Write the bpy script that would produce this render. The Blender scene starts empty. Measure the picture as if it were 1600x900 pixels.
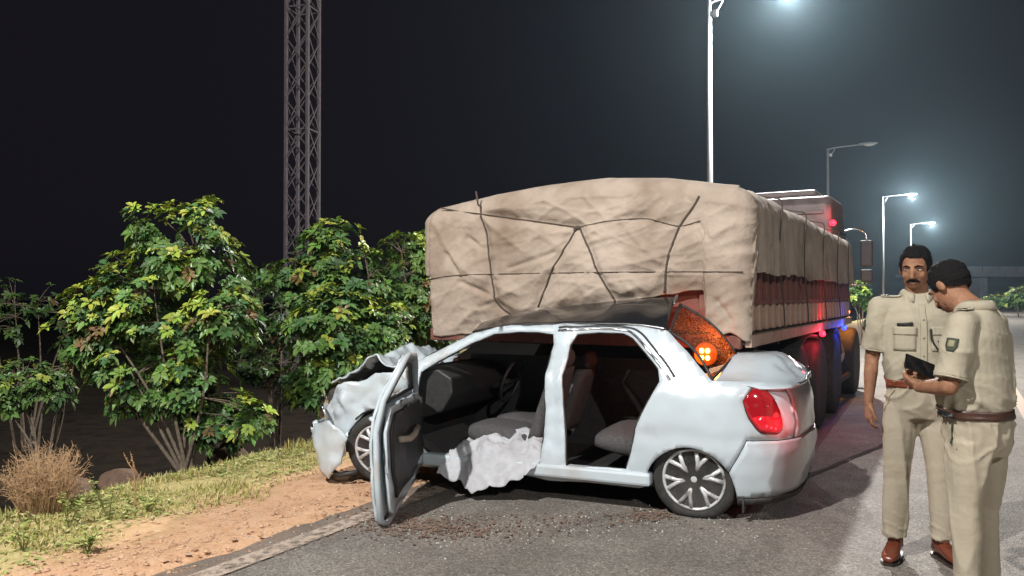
import bpy, bmesh, math, random
import numpy as np
from mathutils import Vector, Matrix, noise, geometry

random.seed(7)
scene = bpy.context.scene
COL = scene.collection
R = math.radians

# ------------------------------------------------------------------ camera
HC, FPX, HY = 1.45, 1250.0, 465.0            # camera height, focal length in photo pixels, horizon row
cam_d = bpy.data.cameras.new('camera')
cam_d.sensor_width = 36.0
cam_d.lens = FPX / 1600.0 * 36.0
cam_d.clip_start = 0.05
cam_d.clip_end = 2000
cam = bpy.data.objects.new('camera', cam_d)
COL.objects.link(cam)
cam.location = (0, 0, HC)
cam.rotation_euler = (R(90) + math.atan((HY - 450) / FPX), 0, 0)
scene.camera = cam

# ------------------------------------------------------------------ night sky
world = bpy.data.worlds.new('World')
scene.world = world
world.use_nodes = True
wn = world.node_tree
wn.nodes.clear()
w_out = wn.nodes.new('ShaderNodeOutputWorld')
w_bg = wn.nodes.new('ShaderNodeBackground')
w_sky = wn.nodes.new('ShaderNodeTexSky')
w_sky.sky_type = 'NISHITA'
w_sky.sun_disc = False
w_sky.sun_elevation = R(4)
w_sky.sun_rotation = R(200)
w_mix = wn.nodes.new('ShaderNodeMix')
w_mix.data_type = 'RGBA'
w_mix.inputs[0].default_value = 0.985
w_mix.inputs[7].default_value = (0.62, 0.50, 0.78, 1)
wn.links.new(w_sky.outputs[0], w_mix.inputs[6])
wn.links.new(w_mix.outputs[2], w_bg.inputs[0])
w_bg.inputs[1].default_value = 0.011
wn.links.new(w_bg.outputs[0], w_out.inputs[0])

# ------------------------------------------------------------------ exposure
vs = scene.view_settings
vs.view_transform = 'Standard'
vs.look = 'None'
vs.exposure = 0.0
vs.gamma = 1.0
vs.use_curve_mapping = False
scene.render.engine = 'CYCLES'
scene.cycles.use_denoising = True
try:
    scene.cycles.denoiser = 'OPENIMAGEDENOISE'
except Exception:
    pass
scene.cycles.max_bounces = 6
scene.cycles.diffuse_bounces = 3
scene.cycles.transparent_max_bounces = 12
scene.cycles.volume_bounces = 0
scene.cycles.sample_clamp_indirect = 3.0
scene.cycles.caustics_reflective = False
scene.cycles.caustics_refractive = False

LAMP_POWER = 8800.0
HAZE = 0.00052
LAMP_COLOR = (1.0, 0.975, 0.94)

# ------------------------------------------------------------------ frames
RA = R(29)                                           # road direction, right of straight ahead
RD = Vector((math.sin(RA), math.cos(RA), 0))         # along the road
LD = Vector((-math.cos(RA), math.sin(RA), 0))        # to the left of the road
ROADROT = math.pi / 2 - RA


def road(s, l, z=0.0):
    return RD * s + LD * l + Vector((0, 0, z))


def at(px, py, z=0.0):
    """ground point (height z) seen at a photo pixel"""
    d = (HC - z) * FPX / (py - HY)
    return Vector(((px - 800) / FPX * d, d, z))


def at3(px, py, d):
    return Vector(((px - 800) / FPX * d, d, HC + (HY - py) / FPX * d))


def rl(p):
    return p.dot(RD), p.dot(LD)


def ss(a, b, x):
    t = min(1, max(0, (x - a) / (b - a)))
    return t * t * (3 - 2 * t)


def ground_z(s, l):
    z = 0.0
    z -= 0.05 * ss(3.7, 4.4, l)
    z -= 0.55 * ss(5.5, 7.6, l) + 0.65 * ss(7.0, 11.0, l)
    if l > 3.75:
        k = min(1, (l - 3.75) / 0.5)
        z += k * 0.03 * noise.noise(Vector((s * 1.7, l * 1.7, 0)))
        z += k * 0.10 * noise.noise(Vector((s * 0.5, l * 0.5, 4))) * ss(5.2, 7, l)
    return z


def on_ground(p):
    s, l = rl(p)
    return Vector((p.x, p.y, ground_z(s, l)))


# ------------------------------------------------------------------ object helpers
def link(o, parent=None):
    COL.objects.link(o)
    if parent is not None:
        o.parent = parent
    return o


def tag(o, label=None, cat=None, group=None, kind=None):
    if label:
        o['label'] = label
    if cat:
        o['category'] = cat
    if group:
        o['group'] = group
    if kind:
        o['kind'] = kind
    return o


def thing(name, label, cat, loc=(0, 0, 0), rz=0.0, group=None):
    o = bpy.data.objects.new(name, None)
    o.empty_display_size = 0.1
    COL.objects.link(o)
    o.location = loc
    o.rotation_euler = (0, 0, rz)
    return tag(o, label, cat, group)


def mesh_obj(name, verts, faces, mat, parent=None, smooth=False, recalc=True):
    me = bpy.data.meshes.new(name)
    me.from_pydata([tuple(v) for v in verts], [], [tuple(f) for f in faces])
    if recalc:
        bm = bmesh.new()
        bm.from_mesh(me)
        bmesh.ops.recalc_face_normals(bm, faces=bm.faces)
        bm.to_mesh(me)
        bm.free()
    if smooth:
        me.polygons.foreach_set('use_smooth', [True] * len(me.polygons))
    me.update()
    if mat:
        me.materials.append(mat)
    o = bpy.data.objects.new(name, me)
    return link(o, parent)


def mods(o, solid=None, bevel=None, sub=0, offset=-1):
    if solid:
        m = o.modifiers.new('solid', 'SOLIDIFY')
        m.thickness = solid
        m.offset = offset
    if bevel:
        m = o.modifiers.new('bevel', 'BEVEL')
        m.width = bevel
        m.segments = 2
        m.limit_method = 'ANGLE'
    if sub:
        m = o.modifiers.new('sub', 'SUBSURF')
        m.levels = m.render_levels = sub
    return o


class G:
    """collects shapes for ONE mesh object"""
    def __init__(self, M=None):
        self.v, self.f, self.M = [], [], M or Matrix()

    def add(self, vs, fs):
        n = len(self.v)
        self.v += [self.M @ Vector(v) for v in vs]
        self.f += [tuple(i + n for i in f) for f in fs]
        return self

    def box(self, c, s, rot=None):
        c = Vector(c)
        q = [Vector((x * s[0] / 2, y * s[1] / 2, z * s[2] / 2)) for x in (-1, 1) for y in (-1, 1) for z in (-1, 1)]
        if rot is not None:
            q = [rot @ p for p in q]
        return self.add([c + p for p in q], [(0, 1, 3, 2), (4, 6, 7, 5), (0, 4, 5, 1), (2, 3, 7, 6), (0, 2, 6, 4), (1, 5, 7, 3)])

    def rings(self, rings, cap=True, loop=False):
        n = len(rings[0])
        vs = [p for r in rings for p in r]
        fs = []
        m = len(rings)
        for i in range(m if loop else m - 1):
            j = (i + 1) % m
            for k in range(n):
                fs.append((i * n + k, i * n + (k + 1) % n, j * n + (k + 1) % n, j * n + k))
        if cap and not loop:
            fs.append(tuple(reversed(range(n))))
            fs.append(tuple((m - 1) * n + k for k in range(n)))
        return self.add(vs, fs)

    def tube(self, pts, rad, n=8, cap=True, round_ends=False, flat=1.0):
        pts = [Vector(p) for p in pts]
        if not isinstance(rad, (list, tuple)):
            rad = [rad] * len(pts)
        rad = list(rad)
        if round_ends:
            d0 = (pts[0] - pts[1]).normalized()
            d1 = (pts[-1] - pts[-2]).normalized()
            a, b = rad[0], rad[-1]
            pre = [(pts[0] + d0 * a * k, a * math.sqrt(max(1 - k * k, 0.01))) for k in (0.97, 0.75, 0.4)]
            post = [(pts[-1] + d1 * b * k, b * math.sqrt(max(1 - k * k, 0.01))) for k in (0.4, 0.75, 0.97)]
            pts = [p for p, _ in pre] + pts + [p for p, _ in post]
            rad = [r for _, r in pre] + rad + [r for _, r in post]
        t = [(pts[min(i + 1, len(pts) - 1)] - pts[max(i - 1, 0)]).normalized() for i in range(len(pts))]
        ref = Vector((0, 0, 1)) if abs(t[0].z) < 0.9 else Vector((0, 1, 0))
        u = (ref - t[0] * ref.dot(t[0])).normalized()
        rings = []
        for i, p in enumerate(pts):
            u = u - t[i] * u.dot(t[i])
            if u.length < 1e-5:
                u = t[i].orthogonal()
            u.normalize()
            w = t[i].cross(u)
            rings.append([p + (u * math.cos(2 * math.pi * k / n) + w * math.sin(2 * math.pi * k / n) * flat) * rad[i] for k in range(n)])
        return self.rings(rings, cap)

    def loft(self, secs, n=20, power=2.0):
        """secs: (cx,cy,cz,rx,ry) horizontal super-ellipses"""
        rings = []
        for cx, cy, cz, rx, ry in secs:
            ring = []
            for k in range(n):
                a = 2 * math.pi * k / n
                c, s = math.cos(a), math.sin(a)
                e = 2.0 / power
                ring.append(Vector((cx + rx * math.copysign(abs(c) ** e, c), cy + ry * math.copysign(abs(s) ** e, s), cz)))
            rings.append(ring)
        return self.rings(rings)

    def ball(self, c, r, n=14, m=10, rot=None):
        c = Vector(c)
        if not isinstance(r, (list, tuple)):
            r = (r, r, r)
        rings = []
        for j in range(1, m):
            th = math.pi * j / m
            ring = []
            for k in range(n):
                a = 2 * math.pi * k / n
                p = Vector((r[0] * math.sin(th) * math.cos(a), r[1] * math.sin(th) * math.sin(a), -r[2] * math.cos(th)))
                ring.append(c + (rot @ p if rot is not None else p))
            rings.append(ring)
        return self.rings(rings)

    def lathe(self, prof, n=32, axis='y'):
        """prof: (radius, offset along axis) closed into a ring shape"""
        rings = []
        for r, h in prof:
            ring = []
            for k in range(n):
                a = 2 * math.pi * k / n
                x, z = r * math.cos(a), r * math.sin(a)
                ring.append(Vector((x, h, z)) if axis == 'y' else Vector((x, z, h)))
            rings.append(ring)
        return self.rings(rings, cap=True)

    def build(self, name, mat, parent=None, smooth=False, bevel=None):
        o = mesh_obj(name, self.v, self.f, mat, parent, smooth)
        if bevel:
            mods(o, bevel=bevel)
        return o

    def remesh(self, name, mat, parent, voxel=0.008, smooth_it=4, disp=None):
        """union of the collected closed shapes as one continuous surface"""
        me = bpy.data.meshes.new('tmp')
        me.from_pydata([tuple(v) for v in self.v], [], self.f)
        bm = bmesh.new()
        bm.from_mesh(me)
        bmesh.ops.recalc_face_normals(bm, faces=bm.faces)
        bm.to_mesh(me)
        bm.free()
        o = bpy.data.objects.new('tmp', me)
        tmp = bpy.data.scenes.new('tmp')
        tmp.collection.objects.link(o)
        m = o.modifiers.new('r', 'REMESH')
        m.mode = 'VOXEL'
        m.voxel_size = voxel
        s = o.modifiers.new('s', 'SMOOTH')
        s.iterations = smooth_it
        s.factor = 0.5
        with bpy.context.temp_override(scene=tmp, view_layer=tmp.view_layers[0]):
            dg = bpy.context.evaluated_depsgraph_get()
            dg.update()
            res = bpy.data.meshes.new_from_object(o.evaluated_get(dg))
        bpy.data.objects.remove(o)
        bpy.data.meshes.remove(me)
        bpy.data.scenes.remove(tmp)
        res.name = name
        res.polygons.foreach_set('use_smooth', [True] * len(res.polygons))
        if disp:
            pn = [(v.co.copy(), v.normal.copy()) for v in res.vertices]
            co = [x for p, n in pn for x in (p + disp(p, n))]
            res.vertices.foreach_set('co', co)
            res.update()
        res.materials.clear()
        res.materials.append(mat)
        return link(bpy.data.objects.new(name, res), parent)


def inside(poly, x, y):
    c = False
    j = len(poly) - 1
    for i in range(len(poly)):
        xi, yi = poly[i]
        xj, yj = poly[j]
        if (yi > y) != (yj > y) and x < (xj - xi) * (y - yi) / (yj - yi) + xi:
            c = not c
        j = i
    return c


def dense(poly, step):
    out = []
    for i, p in enumerate(poly):
        q = poly[(i + 1) % len(poly)]
        L = math.hypot(q[0] - p[0], q[1] - p[1])
        n = max(1, int(L / step))
        for k in range(n):
            out.append((p[0] + (q[0] - p[0]) * k / n, p[1] + (q[1] - p[1]) * k / n))
    return out


def panel(name, outer, holes, fmap, mat, parent, step=0.04, solid=0.012, smooth=True, offset=0.0):
    """sheet cut to an outline with holes, mapped from (u, z) to space"""
    loops = [dense(outer, step)] + [dense(h, step) for h in holes]
    pts, edges = [], []
    for L in loops:
        n = len(pts)
        pts += [Vector(p) for p in L]
        edges += [(n + i, n + (i + 1) % len(L)) for i in range(len(L))]
    xs = [p[0] for p in loops[0]]
    ys = [p[1] for p in loops[0]]
    bound = np.array([tuple(p) for p in pts])
    y = min(ys) + step * 0.5
    row = 0
    while y < max(ys):
        x = min(xs) + step * (0.5 + 0.5 * (row % 2))
        while x < max(xs):
            if inside(loops[0], x, y) and not any(inside(h, x, y) for h in loops[1:]):
                if np.min((bound[:, 0] - x) ** 2 + (bound[:, 1] - y) ** 2) > (0.5 * step) ** 2:
                    pts.append(Vector((x, y)))
            x += step
        y += step * 0.87
        row += 1
    ov, oe, of, *_ = geometry.delaunay_2d_cdt(pts, edges, [], 0, 1e-6)
    fs = []
    for f in of:
        cx = sum(ov[i][0] for i in f) / len(f)
        cy = sum(ov[i][1] for i in f) / len(f)
        if inside(loops[0], cx, cy) and not any(inside(h, cx, cy) for h in loops[1:]):
            fs.append(f)
    o = mesh_obj(name, [fmap(p[0], p[1]) for p in ov], fs, mat, parent, smooth)
    if solid:
        mods(o, solid=solid, offset=offset)
    return o


def catmull(pts, n=8):
    P = [Vector(p) for p in pts]
    P = [P[0] * 2 - P[1]] + P + [P[-1] * 2 - P[-2]]
    out = []
    for i in range(1, len(P) - 2):
        for k in range(n):
            t = k / n
            a, b, c, d = P[i - 1], P[i], P[i + 1], P[i + 2]
            out.append(0.5 * ((2 * b) + (c - a) * t + (2 * a - 5 * b + 4 * c - d) * t * t + (3 * b - a - 3 * c + d) * t ** 3))
    out.append(P[-2])
    return out


def nz(p, sc, seed=0.0):
    return noise.noise(Vector((p[0] * sc + seed, p[1] * sc - seed * 0.7, p[2] * sc + seed * 1.3)))


# ------------------------------------------------------------------ materials
MATS = {}


def mat(name, col, rough=0.7, metal=0.0, col2=None, nscale=20.0, detail=4.0, bump=0.0, bscale=None, spec=0.5, coat=0.0,
        emit=None, estr=0.0, attr=None, trans=None, dirt=None):
    m = bpy.data.materials.new(name)
    m.use_nodes = True
    nt = m.node_tree
    b = nt.nodes['Principled BSDF']
    b.inputs['Base Color'].default_value = (*col, 1)
    b.inputs['Roughness'].default_value = rough
    b.inputs['Metallic'].default_value = metal
    b.inputs['Specular IOR Level'].default_value = spec
    b.inputs['Coat Weight'].default_value = coat
    b.inputs['Coat Roughness'].default_value = 0.05
    tc = nt.nodes.new('ShaderNodeTexCoord')
    cur = None
    if col2 is not None:
        n = nt.nodes.new('ShaderNodeTexNoise')
        n.inputs['Scale'].default_value = nscale
        n.inputs['Detail'].default_value = detail
        n.inputs['Roughness'].default_value = 0.65
        nt.links.new(tc.outputs['Object'], n.inputs['Vector'])
        r = nt.nodes.new('ShaderNodeValToRGB')
        r.color_ramp.elements[0].position = 0.35
        r.color_ramp.elements[1].position = 0.65
        r.color_ramp.elements[0].color = (*col, 1)
        r.color_ramp.elements[1].color = (*col2, 1)
        nt.links.new(n.outputs['Fac'], r.inputs['Fac'])
        cur = r.outputs['Color']
    if attr:
        a = nt.nodes.new('ShaderNodeVertexColor')
        a.layer_name = attr
        if cur is None:
            cur = a.outputs['Color']
        else:
            x = nt.nodes.new('ShaderNodeMix')
            x.data_type = 'RGBA'
            x.blend_type = 'MULTIPLY'
            x.inputs[0].default_value = 1
            nt.links.new(cur, x.inputs[6])
            nt.links.new(a.outputs['Color'], x.inputs[7])
            cur = x.outputs[2]
    if dirt:
        dcol, dscale, lo, hi = dirt
        n = nt.nodes.new('ShaderNodeTexNoise')
        n.inputs['Scale'].default_value = dscale
        n.inputs['Detail'].default_value = 6
        nt.links.new(tc.outputs['Object'], n.inputs['Vector'])
        mr = nt.nodes.new('ShaderNodeMapRange')
        mr.inputs['From Min'].default_value = lo
        mr.inputs['From Max'].default_value = hi
        nt.links.new(n.outputs['Fac'], mr.inputs['Value'])
        x = nt.nodes.new('ShaderNodeMix')
        x.data_type = 'RGBA'
        nt.links.new(mr.outputs[0], x.inputs[0])
        if cur is None:
            x.inputs[6].default_value = (*col, 1)
        else:
            nt.links.new(cur, x.inputs[6])
        x.inputs[7].default_value = (*dcol, 1)
        cur = x.outputs[2]
    if cur is not None:
        nt.links.new(cur, b.inputs['Base Color'])
    if bump:
        n = nt.nodes.new('ShaderNodeTexNoise')
        n.inputs['Scale'].default_value = bscale or nscale * 2
        n.inputs['Detail'].default_value = 5
        nt.links.new(tc.outputs['Object'], n.inputs['Vector'])
        bp = nt.nodes.new('ShaderNodeBump')
        bp.inputs['Strength'].default_value = bump
        bp.inputs['Distance'].default_value = 0.02
        nt.links.new(n.outputs['Fac'], bp.inputs['Height'])
        nt.links.new(bp.outputs['Normal'], b.inputs['Normal'])
    if emit:
        b.inputs['Emission Color'].default_value = (*emit, 1)
        b.inputs['Emission Strength'].default_value = estr
    if trans is not None:
        b.inputs['Transmission Weight'].default_value = trans
    MATS[name] = m
    return m


M_white = mat('car_white', (0.52, 0.59, 0.635), 0.30, coat=0.6, dirt=((0.36, 0.30, 0.25), 2.2, 0.56, 0.85))
M_black = mat('gloss_black', (0.012, 0.012, 0.014), 0.22, coat=0.5, dirt=((0.10, 0.085, 0.07), 3.0, 0.5, 0.8))
M_rubber = mat('rubber', (0.022, 0.022, 0.023), 0.8, col2=(0.05, 0.046, 0.042), nscale=14, bump=0.15, bscale=60)
M_plast = mat('dark_plastic', (0.02, 0.02, 0.021), 0.55, col2=(0.035, 0.034, 0.033), nscale=30)
M_alloy = mat('alloy', (0.66, 0.67, 0.68), 0.35, 0.25, dirt=((0.12, 0.1, 0.09), 8, 0.5, 0.75))
M_chrome = mat('chrome', (0.75, 0.76, 0.78), 0.18, 1.0)
M_seat = mat('seat_fabric', (0.05, 0.048, 0.05), 0.9, col2=(0.085, 0.08, 0.08), nscale=60, bump=0.2)
M_beige = mat('beige_trim', (0.40, 0.35, 0.28), 0.8, col2=(0.33, 0.28, 0.22), nscale=10)
M_cloth = mat('airbag_cloth', (0.47, 0.48, 0.51), 0.9, col2=(0.38, 0.38, 0.40), nscale=9, bump=0.3, bscale=12)
M_steel = mat('dull_steel', (0.32, 0.31, 0.30), 0.5, 0.8, col2=(0.2, 0.17, 0.15), nscale=18)
M_tarp = mat('tarpaulin', (0.45, 0.37, 0.305), 0.9, col2=(0.365, 0.295, 0.235), nscale=2.6, detail=10, bump=0.55, bscale=17, spec=0.2,
             dirt=((0.24, 0.18, 0.135), 2.3, 0.47, 0.72))
M_rope = mat('rope', (0.10, 0.075, 0.055), 0.9, col2=(0.06, 0.045, 0.035), nscale=120)
M_brown = mat('truck_brown', (0.20, 0.065, 0.045), 0.62, col2=(0.14, 0.045, 0.032), nscale=5, detail=8, dirt=((0.22, 0.15, 0.11), 6, 0.52, 0.75))
M_tan = mat('truck_tan', (0.47, 0.33, 0.25), 0.65, col2=(0.36, 0.24, 0.175), nscale=5, detail=8, dirt=((0.2, 0.125, 0.09), 7, 0.52, 0.75))
M_grime = mat('chassis_grime', (0.035, 0.03, 0.028), 0.85, col2=(0.06, 0.048, 0.04), nscale=9, bump=0.2)
M_cab = mat('cab_paint', (0.22, 0.17, 0.165), 0.5, col2=(0.18, 0.135, 0.13), nscale=5, dirt=((0.13, 0.1, 0.09), 6, 0.5, 0.75))
M_galv = mat('galvanised', (0.30, 0.31, 0.32), 0.5, 0.3, col2=(0.25, 0.26, 0.27), nscale=7)
M_lampgrey = mat('lamp_housing', (0.28, 0.29, 0.30), 0.5, 0.3)
M_lens = mat('lamp_lens', (0.9, 0.9, 0.9), 0.4, emit=(1.0, 0.96, 0.88), estr=26.0)
M_lens_off = mat('lamp_lens_unlit', (0.5, 0.5, 0.48), 0.3)
M_red_on = mat('red_lamp', (0.6, 0.02, 0.03), 0.3, emit=(1.0, 0.02, 0.05), estr=4.0)
M_blue_on = mat('blue_lamp', (0.02, 0.03, 0.6), 0.3, emit=(0.02, 0.04, 1.0), estr=5.0)
M_amber_on = mat('amber_lamp', (0.8, 0.3, 0.02), 0.3, emit=(1.0, 0.30, 0.03), estr=6.0)
M_amber_led = mat('amber_led', (0.9, 0.5, 0.1), 0.3, emit=(1.0, 0.55, 0.12), estr=30.0)
M_amber_case = mat('amber_case', (0.75, 0.16, 0.01), 0.25, emit=(1.0, 0.12, 0.005), estr=1.6)
M_bark = mat('bark', (0.19, 0.15, 0.11), 0.9, col2=(0.12, 0.09, 0.065), nscale=20, bump=0.4)
M_leaf = mat('leaf', (0.8, 0.8, 0.8), 0.42, col2=(1.0, 1.0, 1.0), nscale=6, attr='tint', spec=0.4)
M_grass = mat('grass_blade', (0.8, 0.8, 0.8), 0.75, col2=(1, 1, 1), nscale=4, attr='tint', spec=0.2)
M_rock = mat('boulder', (0.24, 0.15, 0.10), 0.9, col2=(0.15, 0.10, 0.075), nscale=6, bump=0.6, bscale=14)
M_skin = mat('skin', (0.33, 0.165, 0.095), 0.6, col2=(0.23, 0.108, 0.06), nscale=22, bump=0.25, bscale=140, spec=0.3)
M_hair = mat('hair', (0.008, 0.007, 0.007), 0.75, col2=(0.014, 0.012, 0.012), nscale=90, bump=0.8, bscale=150, spec=0.12)
M_khaki = mat('khaki_cloth', (0.385, 0.345, 0.262), 0.85, col2=(0.345, 0.305, 0.23), nscale=7, bump=0.2, bscale=30, spec=0.2)
M_khaki2 = mat('khaki_trousers', (0.41, 0.36, 0.275), 0.85, col2=(0.37, 0.32, 0.24), nscale=6, bump=0.2, bscale=26, spec=0.2)
M_belt = mat('belt_red_brown', (0.22, 0.052, 0.022), 0.4, col2=(0.16, 0.038, 0.018), nscale=20)
M_belt2 = mat('belt_dark_brown', (0.065, 0.028, 0.018), 0.4, col2=(0.045, 0.02, 0.014), nscale=20)
M_shoe = mat('brown_leather', (0.17, 0.042, 0.02), 0.3, col2=(0.11, 0.028, 0.014), nscale=12, coat=0.3)
M_shoe2 = mat('black_leather', (0.03, 0.02, 0.016), 0.3, coat=0.3)
M_ink = mat('black_badge', (0.012, 0.012, 0.012), 0.5)
M_patch = mat('dark_green_patch', (0.035, 0.05, 0.03), 0.8)
M_gold = mat('gold_thread', (0.22, 0.2, 0.11), 0.6)
M_phone = mat('phone_glass', (0.008, 0.008, 0.009), 0.12, coat=0.5)
M_eye = mat('eye_white', (0.5, 0.46, 0.42), 0.3)
M_lip = mat('lip', (0.22, 0.085, 0.06), 0.5)
M_deck = mat('concrete_deck', (0.34, 0.35, 0.40), 0.85, col2=(0.28, 0.29, 0.33), nscale=1.5)


def tail_material():
    m = bpy.data.materials.new('tail_lens')
    m.use_nodes = True
    nt = m.node_tree
    b = nt.nodes['Principled BSDF']
    b.inputs['Base Color'].default_value = (0.30, 0.008, 0.014, 1)
    b.inputs['Roughness'].default_value = 0.12
    b.inputs['Coat Weight'].default_value = 1.0
    b.inputs['Emission Color'].default_value = (1, 0.012, 0.03, 1)
    b.inputs['Emission Strength'].default_value = 0.06
    tc = nt.nodes.new('ShaderNodeTexCoord')
    w = nt.nodes.new('ShaderNodeTexVoronoi')
    w.inputs['Scale'].default_value = 28
    nt.links.new(tc.outputs['Object'], w.inputs['Vector'])
    bp = nt.nodes.new('ShaderNodeBump')
    bp.inputs['Strength'].default_value = 0.25
    nt.links.new(w.outputs['Distance'], bp.inputs['Height'])
    nt.links.new(bp.outputs['Normal'], b.inputs['Normal'])
    return m


M_tail = tail_material()
M_tail_lit = mat('tail_lens_lit', (0.5, 0.012, 0.02), 0.15, emit=(1, 0.012, 0.03), estr=0.30, coat=1.0)


def glass_material(name, tint, cloud):
    """tinted pane: see-through with a sheen, partly frosted by cracks"""
    m = bpy.data.materials.new(name)
    m.use_nodes = True
    nt = m.node_tree
    nt.nodes.clear()
    out = nt.nodes.new('ShaderNodeOutputMaterial')
    tr = nt.nodes.new('ShaderNodeBsdfTransparent')
    tr.inputs[0].default_value = (*tint, 1)
    gl = nt.nodes.new('ShaderNodeBsdfGlossy')
    gl.inputs['Roughness'].default_value = 0.06
    tl = nt.nodes.new('ShaderNodeBsdfTranslucent')
    tl.inputs[0].default_value = (0.5, 0.5, 0.5, 1)
    fr = nt.nodes.new('ShaderNodeFresnel')
    fr.inputs[0].default_value = 1.45
    a = nt.nodes.new('ShaderNodeMixShader')
    b = nt.nodes.new('ShaderNodeMixShader')
    nt.links.new(fr.outputs[0], a.inputs[0])
    nt.links.new(tr.outputs[0], a.inputs[1])
    nt.links.new(gl.outputs[0], a.inputs[2])
    tc = nt.nodes.new('ShaderNodeTexCoord')
    v = nt.nodes.new('ShaderNodeTexVoronoi')
    v.feature = 'DISTANCE_TO_EDGE'
    v.inputs['Scale'].default_value = 45
    nt.links.new(tc.outputs['Object'], v.inputs['Vector'])
    mr = nt.nodes.new('ShaderNodeMapRange')
    mr.inputs['From Min'].default_value = 0.12
    mr.inputs['From Max'].default_value = 0.0
    mr.inputs['To Max'].default_value = cloud
    nt.links.new(v.outputs['Distance'], mr.inputs['Value'])
    nt.links.new(mr.outputs[0], b.inputs[0])
    nt.links.new(a.outputs[0], b.inputs[1])
    nt.links.new(tl.outputs[0], b.inputs[2])
    nt.links.new(b.outputs[0], out.inputs[0])
    return m


M_glass = glass_material('cracked_glass', (0.42, 0.40, 0.40), 0.5)
# ================================================================== GROUND AND ROAD
def ground_material():
    m = bpy.data.materials.new('earth')
    m.use_nodes = True
    nt = m.node_tree
    L = nt.links
    b = nt.nodes['Principled BSDF']
    b.inputs['Roughness'].default_value = 0.95
    b.inputs['Specular IOR Level'].default_value = 0.15
    tc = nt.nodes.new('ShaderNodeTexCoord')
    sep = nt.nodes.new('ShaderNodeSeparateXYZ')
    L.new(tc.outputs['Object'], sep.inputs[0])

    def nse(scale, det=6):
        n = nt.nodes.new('ShaderNodeTexNoise')
        n.inputs['Scale'].default_value = scale
        n.inputs['Detail'].default_value = det
        n.inputs['Roughness'].default_value = 0.7
        L.new(tc.outputs['Object'], n.inputs['Vector'])
        return n.outputs['Fac']

    def ramp(src, stops):
        r = nt.nodes.new('ShaderNodeValToRGB')
        while len(r.color_ramp.elements) < len(stops):
            r.color_ramp.elements.new(0.5)
        for e, (p, c) in zip(r.color_ramp.elements, stops):
            e.position = p
            e.color = (*c, 1)
        L.new(src, r.inputs[0])
        return r.outputs[0]

    def mix(fac, a, c):
        x = nt.nodes.new('ShaderNodeMix')
        x.data_type = 'RGBA'
        L.new(fac, x.inputs[0])
        L.new(a, x.inputs[6])
        L.new(c, x.inputs[7])
        return x.outputs[2]

    def math_(op, a, c):
        x = nt.nodes.new('ShaderNodeMath')
        x.operation = op
        for i, q in enumerate((a, c)):
            if isinstance(q, (int, float)):
                x.inputs[i].default_value = q
            else:
                L.new(q, x.inputs[i])
        return x.outputs[0]

    def edge(src, lo, hi):
        x = nt.nodes.new('ShaderNodeMapRange')
        x.inputs['From Min'].default_value = lo
        x.inputs['From Max'].default_value = hi
        L.new(src, x.inputs['Value'])
        return x.outputs[0]

    drift = math_('MULTIPLY', math_('MINIMUM', math_('MAXIMUM', math_('SUBTRACT', sep.outputs[0], 2.5), 0.0), 3.5), -0.17)
    warp = math_('ADD', math_('ADD', sep.outputs[1], drift), math_('MULTIPLY', math_('SUBTRACT', nse(1.3, 5), 0.5), 1.1))
    dirt = ramp(nse(9, 8), [(0.3, (0.50, 0.275, 0.16)), (0.5, (0.70, 0.43, 0.26)), (0.72, (0.76, 0.51, 0.34))])
    fine = ramp(nse(60, 3), [(0.35, (0.55, 0.55, 0.55)), (0.6, (1, 1, 1))])
    mul = nt.nodes.new('ShaderNodeMix')
    mul.data_type = 'RGBA'
    mul.blend_type = 'MULTIPLY'
    mul.inputs[0].default_value = 0.4
    L.new(dirt, mul.inputs[6])
    L.new(fine, mul.inputs[7])
    dirt = mul.outputs[2]
    turf = ramp(nse(12, 8), [(0.3, (0.21, 0.21, 0.07)), (0.5, (0.44, 0.37, 0.16)), (0.7, (0.58, 0.46, 0.26))])
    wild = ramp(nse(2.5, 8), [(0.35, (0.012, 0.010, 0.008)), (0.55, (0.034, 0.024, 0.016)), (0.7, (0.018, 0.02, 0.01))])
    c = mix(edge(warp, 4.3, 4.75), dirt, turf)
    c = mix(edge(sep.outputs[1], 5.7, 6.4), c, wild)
    far = ramp(nse(0.4, 8), [(0.35, (0.10, 0.09, 0.045)), (0.65, (0.2, 0.16, 0.09))])
    c = mix(edge(math_('MULTIPLY', sep.outputs[1], -1.0), 8.0, 12.0), c, far)
    L.new(c, b.inputs['Base Color'])
    bp = nt.nodes.new('ShaderNodeBump')
    bp.inputs['Strength'].default_value = 0.9
    bp.inputs['Distance'].default_value = 0.013
    L.new(math_('ADD', nse(22, 8), math_('MULTIPLY', nse(90, 3), 0.35)), bp.inputs['Height'])
    L.new(bp.outputs['Normal'], b.inputs['Normal'])
    return m


def build_ground():
    def span(lo, hi, segs):
        return list(np.linspace(lo, hi, segs, endpoint=False))
    ss_ = span(-400, -30, 8) + span(-30, -2, 14) + span(-2, 16, 200) + span(16, 40, 60) + span(40, 120, 20) + list(np.linspace(120, 900, 9))
    ll_ = span(-700, -60, 6) + span(-60, 3.2, 14) + span(3.2, 9, 75) + span(9, 30, 24) + span(30, 120, 9) + list(np.linspace(120, 700, 5))
    vs_, fs_ = [], []
    for s in ss_:
        for l in ll_:
            z = ground_z(s, l) - 0.03 * (1 - ss(3.6, 3.9, l))
            vs_.append((s, l, z))
    n = len(ll_)
    for i in range(len(ss_) - 1):
        for j in range(n - 1):
            fs_.append((i * n + j, (i + 1) * n + j, (i + 1) * n + j + 1, i * n + j + 1))
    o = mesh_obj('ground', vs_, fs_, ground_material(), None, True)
    o.rotation_euler = (0, 0, ROADROT)
    tag(o, 'bare reddish earth and turf ground falling away beside the road', 'ground', kind='structure')


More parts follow.
